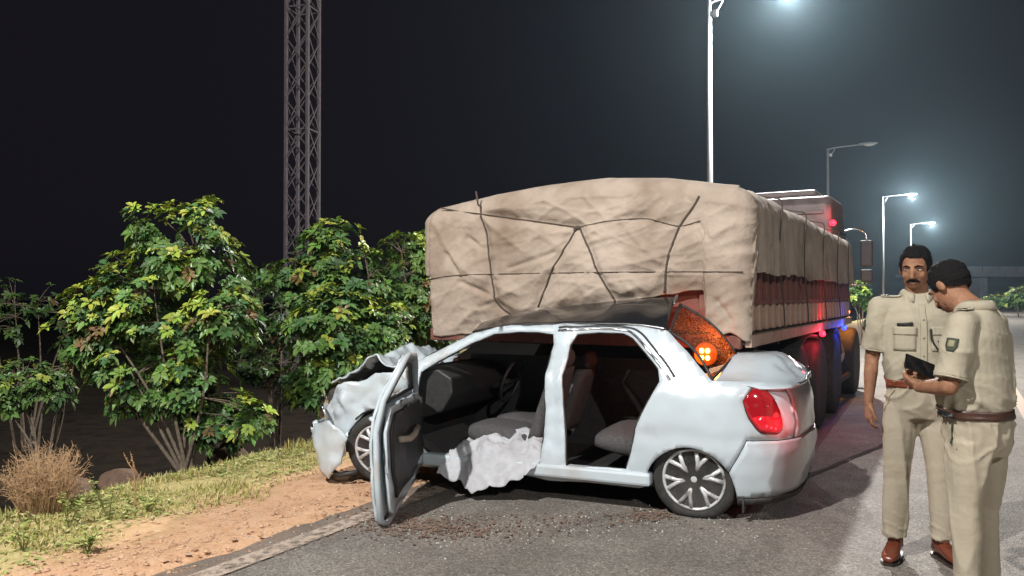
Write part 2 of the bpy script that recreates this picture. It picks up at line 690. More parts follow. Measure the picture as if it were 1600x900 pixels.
def asphalt_material():
    m = bpy.data.materials.new('asphalt')
    m.use_nodes = True
    nt = m.node_tree
    L = nt.links
    b = nt.nodes['Principled BSDF']
    b.inputs['Specular IOR Level'].default_value = 0.3
    tc = nt.nodes.new('ShaderNodeTexCoord')

    def nse(scale, det=4, dist=0.0, sx=1.0):
        n = nt.nodes.new('ShaderNodeTexNoise')
        n.inputs['Scale'].default_value = scale
        n.inputs['Detail'].default_value = det
        n.inputs['Roughness'].default_value = 0.7
        n.inputs['Distortion'].default_value = dist
        if sx != 1.0:
            mp = nt.nodes.new('ShaderNodeMapping')
            mp.inputs['Scale'].default_value = (sx, 1, 1)
            L.new(tc.outputs['Object'], mp.inputs[0])
            L.new(mp.outputs[0], n.inputs['Vector'])
        else:
            L.new(tc.outputs['Object'], n.inputs['Vector'])
        return n.outputs['Fac']

    def ramp(src, stops):
        r = nt.nodes.new('ShaderNodeValToRGB')
        while len(r.color_ramp.elements) < len(stops):
            r.color_ramp.elements.new(0.5)
        for e, (p, c) in zip(r.color_ramp.elements, stops):
            e.position = p
            e.color = (*c, 1)
        L.new(src, r.inputs[0])
        return r.outputs[0]

    def blend(a, c, mode='MULTIPLY', fac=1.0):
        x = nt.nodes.new('ShaderNodeMix')
        x.data_type = 'RGBA'
        x.blend_type = mode
        if isinstance(fac, float):
            x.inputs[0].default_value = fac
        else:
            L.new(fac, x.inputs[0])
        L.new(a, x.inputs[6])
        L.new(c, x.inputs[7])
        return x.outputs[2]

    v = nt.nodes.new('ShaderNodeTexVoronoi')
    v.inputs['Scale'].default_value = 82
    L.new(tc.outputs['Object'], v.inputs['Vector'])
    stones = ramp(v.outputs['Color'], [(0.0, (0.15, 0.14, 0.132)), (0.45, (0.29, 0.272, 0.25)), (0.8, (0.35, 0.33, 0.30)), (1.0, (0.56, 0.53, 0.49))])
    tarb = ramp(v.outputs['Distance'], [(0.25, (1, 1, 1)), (0.62, (0.6, 0.59, 0.58))])
    c = blend(stones, tarb, fac=0.8)
    c = blend(c, ramp(nse(1.1, 6, 0.4), [(0.3, (0.72, 0.70, 0.69)), (0.6, (1.05, 1.03, 1.0))]))
    c = blend(c, ramp(nse(0.9, 5, 0.2, 0.12), [(0.35, (0.82, 0.80, 0.78)), (0.6, (1.0, 1.0, 1.0))]))
    # earth carried onto the edge of the tarmac
    sep = nt.nodes.new('ShaderNodeSeparateXYZ')
    L.new(tc.outputs['Object'], sep.inputs[0])
    ad = nt.nodes.new('ShaderNodeMath')
    ad.operation = 'MULTIPLY_ADD'
    L.new(nse(2.3, 7), ad.inputs[0])
    ad.inputs[1].default_value = 1.2
    L.new(sep.outputs[1], ad.inputs[2])
    mr = nt.nodes.new('ShaderNodeMapRange')
    mr.inputs['From Min'].default_value = 3.95
    mr.inputs['From Max'].default_value = 4.5
    L.new(ad.outputs[0], mr.inputs['Value'])
    earth = ramp(nse(40, 4), [(0.35, (0.25, 0.165, 0.12)), (0.65, (0.38, 0.27, 0.20))])
    c = blend(c, earth, 'MIX', mr.outputs[0])
    L.new(c, b.inputs['Base Color'])
    rr = nt.nodes.new('ShaderNodeMapRange')
    rr.inputs['To Min'].default_value = 0.55
    rr.inputs['To Max'].default_value = 0.9
    L.new(nse(3, 5), rr.inputs['Value'])
    L.new(rr.outputs[0], b.inputs['Roughness'])
    bp = nt.nodes.new('ShaderNodeBump')
    bp.inputs['Strength'].default_value = 0.8
    bp.inputs['Distance'].default_value = 0.006
    bp.invert = True
    L.new(v.outputs['Distance'], bp.inputs['Height'])
    L.new(bp.outputs['Normal'], b.inputs['Normal'])
    return m


M_asphalt = asphalt_material()


def paint_material(name, lo, hi):
    m = bpy.data.materials.new(name)
    m.use_nodes = True
    nt = m.node_tree
    nt.nodes.clear()
    out = nt.nodes.new('ShaderNodeOutputMaterial')
    b = nt.nodes.new('ShaderNodeBsdfPrincipled')
    b.inputs['Base Color'].default_value = (0.46, 0.37, 0.30, 1)
    b.inputs['Roughness'].default_value = 0.8
    tr = nt.nodes.new('ShaderNodeBsdfTransparent')
    mx = nt.nodes.new('ShaderNodeMixShader')
    tc = nt.nodes.new('ShaderNodeTexCoord')
    n = nt.nodes.new('ShaderNodeTexNoise')
    n.inputs['Scale'].default_value = 14
    n.inputs['Detail'].default_value = 9
    n.inputs['Roughness'].default_value = 0.75
    nt.links.new(tc.outputs['Object'], n.inputs['Vector'])
    mr = nt.nodes.new('ShaderNodeMapRange')
    mr.inputs['From Min'].default_value = lo
    mr.inputs['From Max'].default_value = hi
    nt.links.new(n.outputs['Fac'], mr.inputs['Value'])
    nt.links.new(mr.outputs[0], mx.inputs[0])
    nt.links.new(b.outputs[0], mx.inputs[1])
    nt.links.new(tr.outputs[0], mx.inputs[2])
    nt.links.new(mx.outputs[0], out.inputs[0])
    return m


def build_road():
    vs_, fs_ = [], []
    ss_ = list(np.linspace(-40, 0, 5)) + list(np.linspace(0.1, 16, 160)) + list(np.linspace(17, 400, 20))
    ll_ = [-10.5, -8, -5, -3, -1, 1, 2.5, 3.3]
    for s in ss_:
        for l in ll_:
            vs_.append((s, l, 0.004 * nz((s, l, 0), 0.8)))
        e = 3.64 + 0.07 * nz((s * 2.3, 1, 2), 1.0) + 0.05 * nz((s * 7, 1, 5), 1.0)
        vs_.append((s, e, 0.002))
        vs_.append((s, e + 0.05, -0.06))
    n = len(ll_) + 2
    for i in range(len(ss_) - 1):
        for j in range(n - 1):
            fs_.append((i * n + j, (i + 1) * n + j, (i + 1) * n + j + 1, i * n + j + 1))
    o = mesh_obj('road', vs_, fs_, M_asphalt, None, True)
    o.rotation_euler = (0, 0, ROADROT)
    tag(o, 'grey asphalt highway with an earthy left edge', 'road', kind='structure')
    for nm, l, w, lo, hi in (('edge_line', 3.41, 0.15, 0.44, 0.64), ('lane_line', -0.77, 0.14, 0.6, 0.78), ('edge_line', -7.6, 0.14, 0.6, 0.78)):
        if nm == 'lane_line':
            segs = [(-6 + 9 * k, -1.5 + 9 * k) for k in range(12)]
            segs = [(9.3 + 9 * (k - 1), 9.3 + 9 * (k - 1) + 6.0) for k in range(12)]
        else:
            segs = [(-10, 150)]
        q, f = [], []
        for a, c in segs:
            m_ = max(2, int((c - a) / 1.0))
            for k in range(m_):
                s0, s1 = a + (c - a) * k / m_, a + (c - a) * (k + 1) / m_
                i = len(q)
                q += [(s0, l - w / 2, 0.011), (s1, l - w / 2, 0.011), (s1, l + w / 2, 0.011), (s0, l + w / 2, 0.011)]
                f.append((i, i + 1, i + 2, i + 3))
        p = mesh_obj(nm, q, f, paint_material(nm + '_paint', lo, hi), o)


build_ground()
build_road()


# ------------------------------------------------------------------ loose stuff on the ground
def tinted(o, cols):
    me = o.data
    ca = me.color_attributes.new('tint', 'FLOAT_COLOR', 'POINT')
    a = np.ones((len(me.vertices), 4), dtype=np.float32)
    a[:, :3] = np.array(cols, dtype=np.float32)
    ca.data.foreach_set('color', a.ravel())


def build_grass():
    rnd = random.Random(3)
    v, f, c = [], [], []

    def blade(p, h, w, lean, col):
        a = rnd.uniform(0, 2 * math.pi)
        d = Vector((math.cos(a), math.sin(a), 0))
        e = Vector((-d.y, d.x, 0))
        i = len(v)
        v.extend([p - e * w, p + e * w, p + d * lean * 0.4 + Vector((0, 0, h * 0.6)) + e * w * 0.7, p + d * lean * 0.4 + Vector((0, 0, h * 0.6)) - e * w * 0.7,
                  p + d * lean + Vector((0, 0, h))])
        f.extend([(i, i + 1, i + 2, i + 3), (i + 3, i + 2, i + 4)])
        for k in range(5):
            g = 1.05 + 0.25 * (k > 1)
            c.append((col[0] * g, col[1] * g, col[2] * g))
    greens = [(0.25, 0.26, 0.075), (0.35, 0.32, 0.10), (0.19, 0.20, 0.06), (0.50, 0.42, 0.22), (0.40, 0.34, 0.12), (0.46, 0.37, 0.17), (0.26, 0.27, 0.07)]
    n = 0
    while n < 27000:
        s = 1.0 + 22 * rnd.random() ** 1.9
        l = rnd.uniform(4.0, 6.5)
        dens = ss(4.2, 4.75, l - 0.17 * min(3.5, max(0, s - 2.5)) + 0.5 * nz((s, l, 0), 1.3)) * (1 - 0.85 * ss(5.75, 6.5, l))
        dens *= max(0.0, min(1.0, 0.42 + 1.5 * nz((s, l, 9), 2.6) + 0.6 * nz((s, l, 2), 7.0)))
        if rnd.random() > dens:
            continue
        n += 1
        p = road(s, l, ground_z(s, l) - 0.004)
        h = rnd.uniform(0.012, 0.045) * (1 + 1.6 * max(0, nz((s, l, 3), 1.1))) * (1 + 0.8 * ss(5.2, 5.8, l))
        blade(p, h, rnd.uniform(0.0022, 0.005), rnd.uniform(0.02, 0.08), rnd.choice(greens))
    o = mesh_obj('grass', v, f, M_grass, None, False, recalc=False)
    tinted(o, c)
    tag(o, 'short yellow green grass on the verge above the ditch', 'grass', kind='stuff')


build_grass()


def build_pebbles():
    rnd = random.Random(5)
    base = [Vector(p).normalized() for p in ((1, 0, 0), (-1, 0, 0), (0, 1, 0), (0, -1, 0), (0, 0, 1), (0, 0, -1))]
    fc = [(0, 2, 4), (2, 1, 4), (1, 3, 4), (3, 0, 4), (2, 0, 5), (1, 2, 5), (3, 1, 5), (0, 3, 5)]
    v, f = [], []
    for k in range(5200):
        s = 1.2 + 14 * rnd.random() ** 1.5
        l = rnd.gauss(4.1, 0.35)
        if l < 3.5 or l > 5.2:
            continue
        r = rnd.choice((0.005, 0.006, 0.007, 0.009, 0.013, 0.020)) * rnd.uniform(0.7, 1.2)
        p = road(s, l, max(ground_z(s, l), 0 if l < 3.78 else -1) + r * 0.25)
        i = len(v)
        sq = [rnd.uniform(0.6, 1.25) for _ in range(6)]
        a = rnd.uniform(0, 6.28)
        rot = Matrix.Rotation(a, 3, 'Z')
        for b_, q in zip(base, sq):
            w = rot @ (b_ * q * r)
            w.z *= 0.6
            v.append(p + w)
        f += [tuple(i + x for x in t) for t in fc]
    o = mesh_obj('pebbles', v, f, mat('pebble', (0.34, 0.2, 0.125), 0.95, col2=(0.6, 0.4, 0.26), nscale=9), None, False, recalc=False)
    tag(o, 'reddish pebbles and clods strewn over the bare shoulder', 'pebbles', kind='stuff')
    # broken glass and grit round the wreck
    v, f = [], []
    for k in range(420):
        if rnd.random() < 0.7:
            q = Vector((rnd.gauss(0.1, 1.1), rnd.gauss(5.1, 0.25), 0))
        else:
            q = Vector((rnd.gauss(2.5, 0.6), rnd.gauss(6.0, 0.9), 0))
        r = rnd.uniform(0.003, 0.008)
        i = len(v)
        a = rnd.uniform(0, 6.28)
        for j in range(3):
            b_ = a + 2.1 * j
            v.append(q + Vector((math.cos(b_) * r, math.sin(b_) * r, 0.007)))
        v.append(q + Vector((0, 0, 0.007 + r)))
        f += [(i, i + 1, i + 3), (i + 1, i + 2, i + 3), (i + 2, i, i + 3), (i, i + 2, i + 1)]
    o = mesh_obj('glass_crumbs', v, f, mat('crumbs', (0.55, 0.58, 0.56), 0.1, spec=0.8), None, False)
    tag(o, 'crumbs of broken glass scattered on the asphalt by the wreck', 'debris', kind='stuff')


build_pebbles()


def build_marks():
    """tyre mark on the asphalt and earth dropped by the wreck"""
    a, b = at(1120, 803), at(1392, 690)
    d = (b - a).normalized()
    e = Vector((-d.y, d.x, 0))
    v, f = [], []
    n = 40
    for k in range(n + 1):
        p = a.lerp(b, k / n) + e * 0.03 * nz((k * 0.3, 0, 0), 1.0)
        w = 0.022 + 0.012 * nz((k * 0.7, 3, 0), 1.0)
        v += [p - e * w + Vector((0, 0, 0.008)), p + e * w + Vector((0, 0, 0.008))]
        if k:
            i = 2 * k
            f.append((i - 2, i, i + 1, i - 1))
    m = mat('tyre_mark', (0.03, 0.028, 0.027), 0.9, col2=(0.06, 0.055, 0.05), nscale=30)
    o = mesh_obj('tyre_mark', v, f, m, None)
    tag(o, 'thin dark tyre mark on the asphalt behind the wreck', 'mark', kind='structure')
    rnd = random.Random(77)
    base = [Vector(p).normalized() for p in ((1, 0, 0), (-1, 0, 0), (0, 1, 0), (0, -1, 0), (0, 0, 1), (0, 0, -1))]
    fc = [(0, 2, 4), (2, 1, 4), (1, 3, 4), (3, 0, 4), (2, 0, 5), (1, 2, 5), (3, 1, 5), (0, 3, 5)]
    v, f = [], []
    for cx, cy, sx, sy, cnt in ((655, 822, 70, 14, 900), (740, 832, 90, 10, 350), (1010, 806, 30, 7, 350), (600, 805, 40, 12, 300), (880, 815, 120, 10, 250)):
        for k in range(cnt):
            px, py = rnd.gauss(cx, sx * 0.8), rnd.gauss(cy, sy * 0.7)
            p = at(px, max(py, 760))
            r = rnd.choice((0.004, 0.005, 0.006, 0.008, 0.012)) * rnd.uniform(0.7, 1.3)
            i = len(v)
            for b_ in base:
                w = b_ * rnd.uniform(0.6, 1.25) * r
                v.append(p + Vector((w.x, w.y, 0.006 + r * 0.3 + w.z * 0.6)))
            f += [tuple(i + x for x in t_) for t_ in fc]
    o = mesh_obj('earth_clods', v, f, mat('clod', (0.13, 0.085, 0.065), 0.95, col2=(0.2, 0.135, 0.1), nscale=9), None, False, recalc=False)
    tag(o, 'dark earth and grit spilled on the asphalt below the wreck', 'earth', kind='stuff')


build_marks()


def build_cover():
    """small broad leaves creeping through the verge"""
    rnd = random.Random(21)
    v, f, c = [], [], []
    n = 0
    while n < 5200:
        s = 0.8 + 9 * rnd.random() ** 1.6
        l = rnd.uniform(4.2, 6.2)
        k = ss(4.25, 4.95, l - 0.17 * min(3.5, max(0, s - 2.5)) + 0.4 * nz((s, l, 0), 1.3)) * max(0, 0.35 + 1.6 * nz((s, l, 14), 1.5))
        if rnd.random() > k:
            continue
        n += 1
        p = road(s, l, ground_z(s, l) + rnd.uniform(0.0, 0.03))
        col = rnd.choice([(0.36, 0.41, 0.13), (0.46, 0.48, 0.19), (0.26, 0.33, 0.10), (0.55, 0.52, 0.25)])
        for q in range(rnd.randint(3, 6)):
            a = rnd.uniform(0, 6.28)
            d = Vector((math.cos(a), math.sin(a), rnd.uniform(0.1, 0.9))).normalized()
            sd = d.cross(Vector((0, 0, 1))).normalized()
            ln = rnd.uniform(0.015, 0.038)
            i = len(v)
            m = p + d * ln * 0.5
            v += [p, m + sd * ln * 0.3, p + d * ln - Vector((0, 0, ln * 0.2)), m - sd * ln * 0.3]
            f.append((i, i + 1, i + 2, i + 3))
            g = rnd.uniform(0.8, 1.15)
            c += [tuple(x * g for x in col)] * 4
    o = mesh_obj('ground_cover', v, f, M_grass, None, False, recalc=False)
    tinted(o, c)
    tag(o, 'pale creeping leaves spread through the grass verge', 'ground cover', kind='stuff')


build_cover()
# ================================================================== STREET LAMPS
ARM = -LD                                                   # arms reach over the road
LAMP_H = 8.15


def street_lamp(pos, lit, label, power=LAMP_POWER, arm=1.62, turn=0.0, group='street lamps along the left verge'):
    s, l = rl(pos)
    gz = ground_z(s, l)
    t = thing('street_lamp', label, 'street lamp', (pos.x, pos.y, gz), ROADROT + turn, group)
    H = LAMP_H - gz
    g = G()
    g.tube([(0, 0, 0), (0, 0, H * 0.5), (0, 0, H)], [0.085, 0.068, 0.05], 14)
    g.build('pole', M_galv, t, True)
    G().box((0, 0, 0.012), (0.34, 0.34, 0.024)).build('base_plate', M_galv, t)
    # local -y points over the road
    g = G()
    g.tube(catmull([(0, 0.0, H - 0.12), (0, -0.12, H - 0.02), (0, -0.5, H + 0.02), (0, -arm + 0.3, H + 0.05)], 6), 0.027, 10)
    g.build('arm', M_galv, t, True)
    g = G()
    g.tube([(0, -0.03, H - 0.32), (0, -0.2, H - 0.22), (0, -0.3, H - 0.05)], 0.016, 8)
    g.box((0, -0.13, H - 0.30), (0.09, 0.1, 0.14))
    g.build('bracket', M_lampgrey, t)
    g = G()
    prof = [(-arm + 0.34, 0.05, 0.05), (-arm + 0.2, 0.10, 0.07), (-arm - 0.1, 0.14, 0.075), (-arm - 0.36, 0.12, 0.05), (-arm - 0.42, 0.06, 0.03)]
    rings = []
    for y, w, h in prof:
        rings.append([Vector((w * math.cos(a), y, H + 0.055 + h * (max(math.sin(a), -0.35)))) for a in [2 * math.pi * k / 14 for k in range(14)]])
    g.rings(rings)
    hd = g.build('luminaire', M_lampgrey, t, True)
    G().ball((0, -arm - 0.1, H + 0.03), (0.11, 0.22, 0.075), 18, 12).build('lens', M_lens if lit else M_lens_off, hd, True)
    if lit:
        ld = bpy.data.lights.new('lamp_light', 'POINT')
        ld.energy = power
        ld.color = LAMP_COLOR
        ld.shadow_soft_size = 0.09
        lo = bpy.data.objects.new('lamp_light', ld)
        link(lo, t)
        lo.location = (0, -arm - 0.1, H - 0.16)
    return t


street_lamp(Vector((-5.4, 0.25, 0)), True, 'lit street lamp standing beside the weedy verge, first before the crashed car', LAMP_POWER * 0.66)
street_lamp(Vector((4.46, 18.0, 0)), True, 'tall lit street lamp whose pole rises from behind the covered load')
street_lamp(Vector((14.2, 35.9, 0)), False, 'unlit street lamp whose pole rises behind the truck cab')
street_lamp(Vector((24.6, 53.0, 0)), True, 'lit street lamp between the truck mirror and the officers, pole in full view')
street_lamp(Vector((36.3, 72.8, 0)), True, 'lit street lamp whose pole foot hides behind the moustached officer')
street_lamp(road(-7.0, -9.6), True, 'lit street lamp on the far verge across the road, opposite the weedy verge', LAMP_POWER * 0.40, 1.62, math.pi, None)

# ================================================================== LATTICE MAST
def build_mast():
    base = Vector((-7.35, 28.0, 0))
    s, l = rl(base)
    gz = ground_z(s, l) - 0.05
    t = thing('lattice_mast', 'slender grey steel lattice mast rising behind the bushes', 'mast', (base.x, base.y, gz), R(-14))
    w, H, ph = 0.41, 17.0, 1.07
    Mm = mat('mast_steel', (0.15, 0.128, 0.138), 0.7, 0.1, col2=(0.11, 0.092, 0.1), nscale=6)
    legd = None
    for sx in (-1, 1):
        for sy in (-1, 1):
            if legd is None:
                o = G().box((0, 0, H / 2), (0.11, 0.11, H)).build('leg', Mm, t, bevel=0.01)
                legd = o
            else:
                o = link(legd.copy(), t)
            o.location = (sx * w, sy * w, 0)
    L = math.hypot(2 * w, ph)
    br = G().box((0, 0, 0), (L, 0.012, 0.042)).build('brace', Mm, t)
    hz = G().box((0, 0, 0), (2 * w - 0.12, 0.02, 0.05)).build('cross_bar', Mm, t)
    first = firsth = True
    for k in range(int(H / ph)):
        for q in range(4):
            rz = q * math.pi / 2
            for sg in (-1, 1):
                o = br if first else link(br.copy(), t)
                first = False
                o.matrix_local = (Matrix.Rotation(rz, 4, 'Z') @ Matrix.Translation((0, -w - 0.035 - 0.007 * sg, (k + 0.5) * ph))
                                  @ Matrix.Rotation(sg * math.atan2(ph, 2 * w), 4, 'Y'))
            if k % 4 == 3:
                o = hz if firsth else link(hz.copy(), t)
                firsth = False
                o.matrix_local = Matrix.Rotation(rz, 4, 'Z') @ Matrix.Translation((0, -w - 0.01, (k + 1) * ph))


build_mast()

# ================================================================== FAR BACKGROUND
def build_far():
    t = thing('overpass', 'pale concrete overpass with a panelled parapet far behind the officers', 'overpass', at3(1640, 465, 120) * 1, R(6))
    t.location.z = 0
    z0 = HC + (465 - 432) / FPX * 120
    G().box((0, 0, z0 + 0.1), (44, 8, 0.5)).build('deck', M_deck, t)
    pan = None
    for k in range(16):
        if pan is None:
            pan = o = G().box((0, 0, 0), (2.6, 0.16, 0.95)).build('parapet_panel', M_deck, t, bevel=0.03)
        else:
            o = link(pan.copy(), t)
        o.location = (-20.6 + 2.74 * k, -3.9, z0 + 0.85)
    pier = None
    for k in range(4):
        if pier is None:
            pier = o = G().box((0, 0, (z0 - 0.2) / 2), (1.2, 4, z0 - 0.3)).build('pier', M_deck, t, bevel=0.08)
        else:
            o = link(pier.copy(), t)
        o.location = (-12 + 14 * k, 0, 0)


build_far()
# ================================================================== PLANTS
LEAF_COLS = [(0.10, 0.20, 0.055), (0.135, 0.25, 0.06), (0.17, 0.29, 0.07), (0.085, 0.175, 0.065), (0.15, 0.265, 0.075)]
YOUNG = [(0.38, 0.47, 0.07), (0.45, 0.52, 0.09), (0.32, 0.43, 0.07)]


def leaf_at(v, f, c, base, d, up, ln, wd, droop, col):
    side = d.cross(up)
    if side.length < 1e-4:
        side = Vector((1, 0, 0))
    side.normalize()
    nrm = side.cross(d).normalized()
    i = len(v)
    m1 = base + d * ln * 0.38 - Vector((0, 0, droop * ln * 0.10))
    m2 = base + d * ln * 0.72 - Vector((0, 0, droop * ln * 0.32))
    tip = base + d * ln - Vector((0, 0, droop * ln * 0.62))
    k = 0.16 * wd
    v.extend([base, m1 + side * wd * 0.48 + nrm * k, m1 - nrm * 0, m1 - side * wd * 0.48 + nrm * k,
              m2 + side * wd * 0.42 + nrm * k, m2, m2 - side * wd * 0.42 + nrm * k, tip])
    f.extend([(i, i + 1, i + 2), (i, i + 2, i + 3), (i + 1, i + 4, i + 5, i + 2), (i + 2, i + 5, i + 6, i + 3), (i + 4, i + 7, i + 5), (i + 5, i + 7, i + 6)])
    c.extend([col] * 8)


def crown_mesh(name, parent, lobes, origin, n_ros, rnd, leaf=0.10, young=0.25, dark=1.0, leaves=(6, 10)):
    """rosettes of leaves on the outside and through the depth of a set of lobes"""
    v, f, c, tips = [], [], [], []
    wts = [r ** 2 for _, r in lobes]
    tot = 0
    while tot < n_ros:
        p0, r = rnd.choices(lobes, wts)[0]
        d = Vector((rnd.gauss(0, 1), rnd.gauss(0, 1), rnd.gauss(0, 1))).normalized()
        rad = r * (0.35 + 0.72 * rnd.random() ** 0.55)
        p = p0 + Vector((d.x * rad, d.y * rad * 0.9, d.z * rad * 0.95))
        if nz(p, 2.4, 3.3) < -0.15:
            continue
        if p.z < origin.z + 0.15:
            continue
        tot += 1
        tips.append(p)
        outer = rad / r
        top = (p.z - p0.z) / r
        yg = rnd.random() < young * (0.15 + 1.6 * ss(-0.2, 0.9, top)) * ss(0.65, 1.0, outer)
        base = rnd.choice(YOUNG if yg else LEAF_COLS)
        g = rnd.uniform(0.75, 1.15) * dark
        axis = (d * 0.8 + Vector((0, 0, 0.7))).normalized()
        u = axis.orthogonal().normalized()
        w = axis.cross(u)
        m = rnd.randint(*leaves)
        ph = rnd.uniform(0, 6.28)
        rs = rnd.choice((0.6, 0.8, 1.0, 1.0, 1.2))
        if rnd.random() < 0.03:
            base = (0.22, 0.14, 0.06)
        for k in range(m):
            a = ph + 2 * math.pi * k / m + rnd.uniform(-0.25, 0.25)
            el = rnd.uniform(0.05, 0.75)
            dd = ((u * math.cos(a) + w * math.sin(a)) * math.cos(el) + axis * math.sin(el)).normalized()
            ln = leaf * rs * rnd.uniform(0.7, 1.25)
            col = tuple(x * g * rnd.uniform(0.85, 1.15) for x in base)
            leaf_at(v, f, c, p + dd * 0.012, dd, axis, ln, ln * rnd.uniform(0.48, 0.62), rnd.uniform(0.2, 0.9), col)
    W = parent.matrix_basis.inverted() if parent else Matrix()
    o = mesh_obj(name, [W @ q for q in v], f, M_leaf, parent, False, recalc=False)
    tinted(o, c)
    o['kind'] = 'stuff'
    return tips


def bush(name, label, base_px, lobes_px, d, n_ros, seed, stems, leaf=0.10, young=0.25, group=None, dark=1.0, depth=0.6):
    rnd = random.Random(seed)
    base = on_ground(Vector(((base_px - 800) / FPX * d, d, 0)))
    t = thing(name, label, 'bush', base, 0, group)
    bpy.context.view_layer.update()
    lobes = []
    for x, y, r in lobes_px:
        rr = r / FPX * d
        lobes.append((at3(x, y, d + rnd.uniform(-0.5, 0.5) * depth), rr))
    tips = crown_mesh('foliage', t, lobes, base, n_ros, rnd, leaf, young, dark)
    W = Matrix.Translation(-base)
    # stems from the ground into the lobes, then twigs to some of the rosettes
    nodes = []
    for k in range(stems):
        p0, r = lobes[k % len(lobes)]
        st = base + Vector((rnd.uniform(-0.12, 0.12), rnd.uniform(-0.1, 0.1), -0.05))
        en = p0 + Vector((rnd.uniform(-0.4, 0.4), rnd.uniform(-0.4, 0.4), rnd.uniform(-0.2, 0.5))) * r
        md = (st + en) / 2 + Vector((rnd.uniform(-0.1, 0.1), rnd.uniform(-0.1, 0.1), 0.05 + 0.12 * rnd.random()))
        pts = catmull([st, md, en], 6)
        G(W).tube(pts, [0.024 * (1 - 0.75 * i / (len(pts) - 1)) for i in range(len(pts))], 7).build('stem', M_bark, t, True)
        nodes += pts[3:]
    g = G(W)
    for p in rnd.sample(tips, min(len(tips), 260)):
        q = min(nodes, key=lambda n_: (n_ - p).length)
        if (q - p).length < 0.55:
            g.tube([q, (q + p) / 2 + Vector((0, 0, 0.03)), p], [0.008, 0.006, 0.003], 4, cap=False)
    o = g.build('twigs', M_bark, t)
    o['kind'] = 'stuff'
    return t


bush('bush', 'large bright green bush with yellow tips between the boulders and dry stalks', 300,
     [(285, 385, 72), (235, 455, 80), (330, 430, 62), (160, 505, 72), (270, 520, 85), (120, 530, 48), (350, 495, 52), (215, 580, 72), (300, 600, 70), (345, 650, 52), (395, 655, 30), (240, 350, 40), (320, 345, 38)],
     8.3, 1700, 11, 9, 0.082, 0.7, 'bushes on the slope below the verge')
bush('bush', 'round green bush with pale stems right behind the wrecked hood', 570,
     [(520, 395, 55), (500, 450, 70), (560, 450, 62), (520, 520, 75), (450, 440, 35), (600, 520, 55), (530, 580, 55), (490, 590, 45), (420, 425, 22)],
     9.8, 1400, 23, 8, 0.092, 0.4, 'bushes on the slope below the verge')
bush('bush', 'green bush pressed between the pale-stemmed bush and the covered load', 660,
     [(640, 405, 48), (655, 460, 52), (630, 500, 55), (665, 520, 45), (600, 420, 30)],
     10.9, 850, 31, 6, 0.085, 0.3, 'bushes on the slope below the verge')
bush('bush', 'low dark bush with bare grey stems behind the dry grass tuft', 62,
     [(30, 600, 42), (75, 605, 38), (10, 625, 30), (95, 590, 25)],
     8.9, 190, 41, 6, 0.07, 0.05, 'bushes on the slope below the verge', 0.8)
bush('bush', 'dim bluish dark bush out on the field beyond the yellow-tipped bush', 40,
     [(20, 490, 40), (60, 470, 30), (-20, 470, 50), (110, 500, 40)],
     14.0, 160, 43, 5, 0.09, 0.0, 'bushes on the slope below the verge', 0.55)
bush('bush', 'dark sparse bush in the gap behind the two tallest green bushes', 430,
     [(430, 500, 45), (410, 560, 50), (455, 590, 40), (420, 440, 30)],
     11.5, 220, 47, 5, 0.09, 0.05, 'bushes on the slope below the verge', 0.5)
bush('bush', 'small roadside shrub beyond the truck mirror lit by the amber lamp', 1345,
     [(1340, 452, 16), (1352, 462, 18), (1330, 465, 14)],
     24.0, 150, 53, 4, 0.10, 0.3)
bush('bush', 'yellow lit far shrub below the overpass', 1592,
     [(1596, 462, 18), (1580, 468, 14), (1615, 464, 24)],
     60.0, 240, 59, 4, 0.22, 0.9)
bush('bush', 'dull green far shrub beside the overpass pier', 1555,
     [(1558, 470, 12), (1545, 472, 12)],
     62.0, 150, 61, 4, 0.2, 0.3)


# ------------------------------------------------------------------ dry weeds at the edge of the verge
def dry_tuft():
    rnd = random.Random(9)
    base = at(70, 792)
    base = on_ground(base)
    t = thing('dry_grass_tuft', 'bushy tuft of dry straw coloured grass at the verge edge', 'grass tuft', base)
    g = G()
    for k in range(520):
        a, r = rnd.uniform(0, 6.28), 0.13 * rnd.random() ** 0.6
        p = Vector((math.cos(a) * r, math.sin(a) * r, -0.01))
        h = rnd.uniform(0.2, 0.52) * (1 - 1.2 * r)
        out = Vector((math.cos(a) * r * 0.9 + rnd.uniform(-0.08, 0.08), math.sin(a) * r * 0.9 + rnd.uniform(-0.08, 0.08), h))
        q = p + out * 0.55 + Vector((rnd.uniform(-0.04, 0.04), rnd.uniform(-0.04, 0.04), 0.03))
        e = p + out + Vector((rnd.uniform(-0.07, 0.07), rnd.uniform(-0.05, 0.05), rnd.uniform(-0.07, 0.02)))
        g.tube([p, q, e], [0.0022, 0.0018, 0.001], 3, cap=False)
        for j in range(4):
            w = q.lerp(e, rnd.random())
            g.tube([w, w + Vector((rnd.uniform(-0.05, 0.05), rnd.uniform(-0.05, 0.05), rnd.uniform(-0.02, 0.05)))], [0.0014, 0.0009], 3, cap=False)
    o = g.build('straw', mat('straw', (0.34, 0.21, 0.11), 0.9, col2=(0.44, 0.29, 0.16), nscale=30), t)
    o['kind'] = 'stuff'


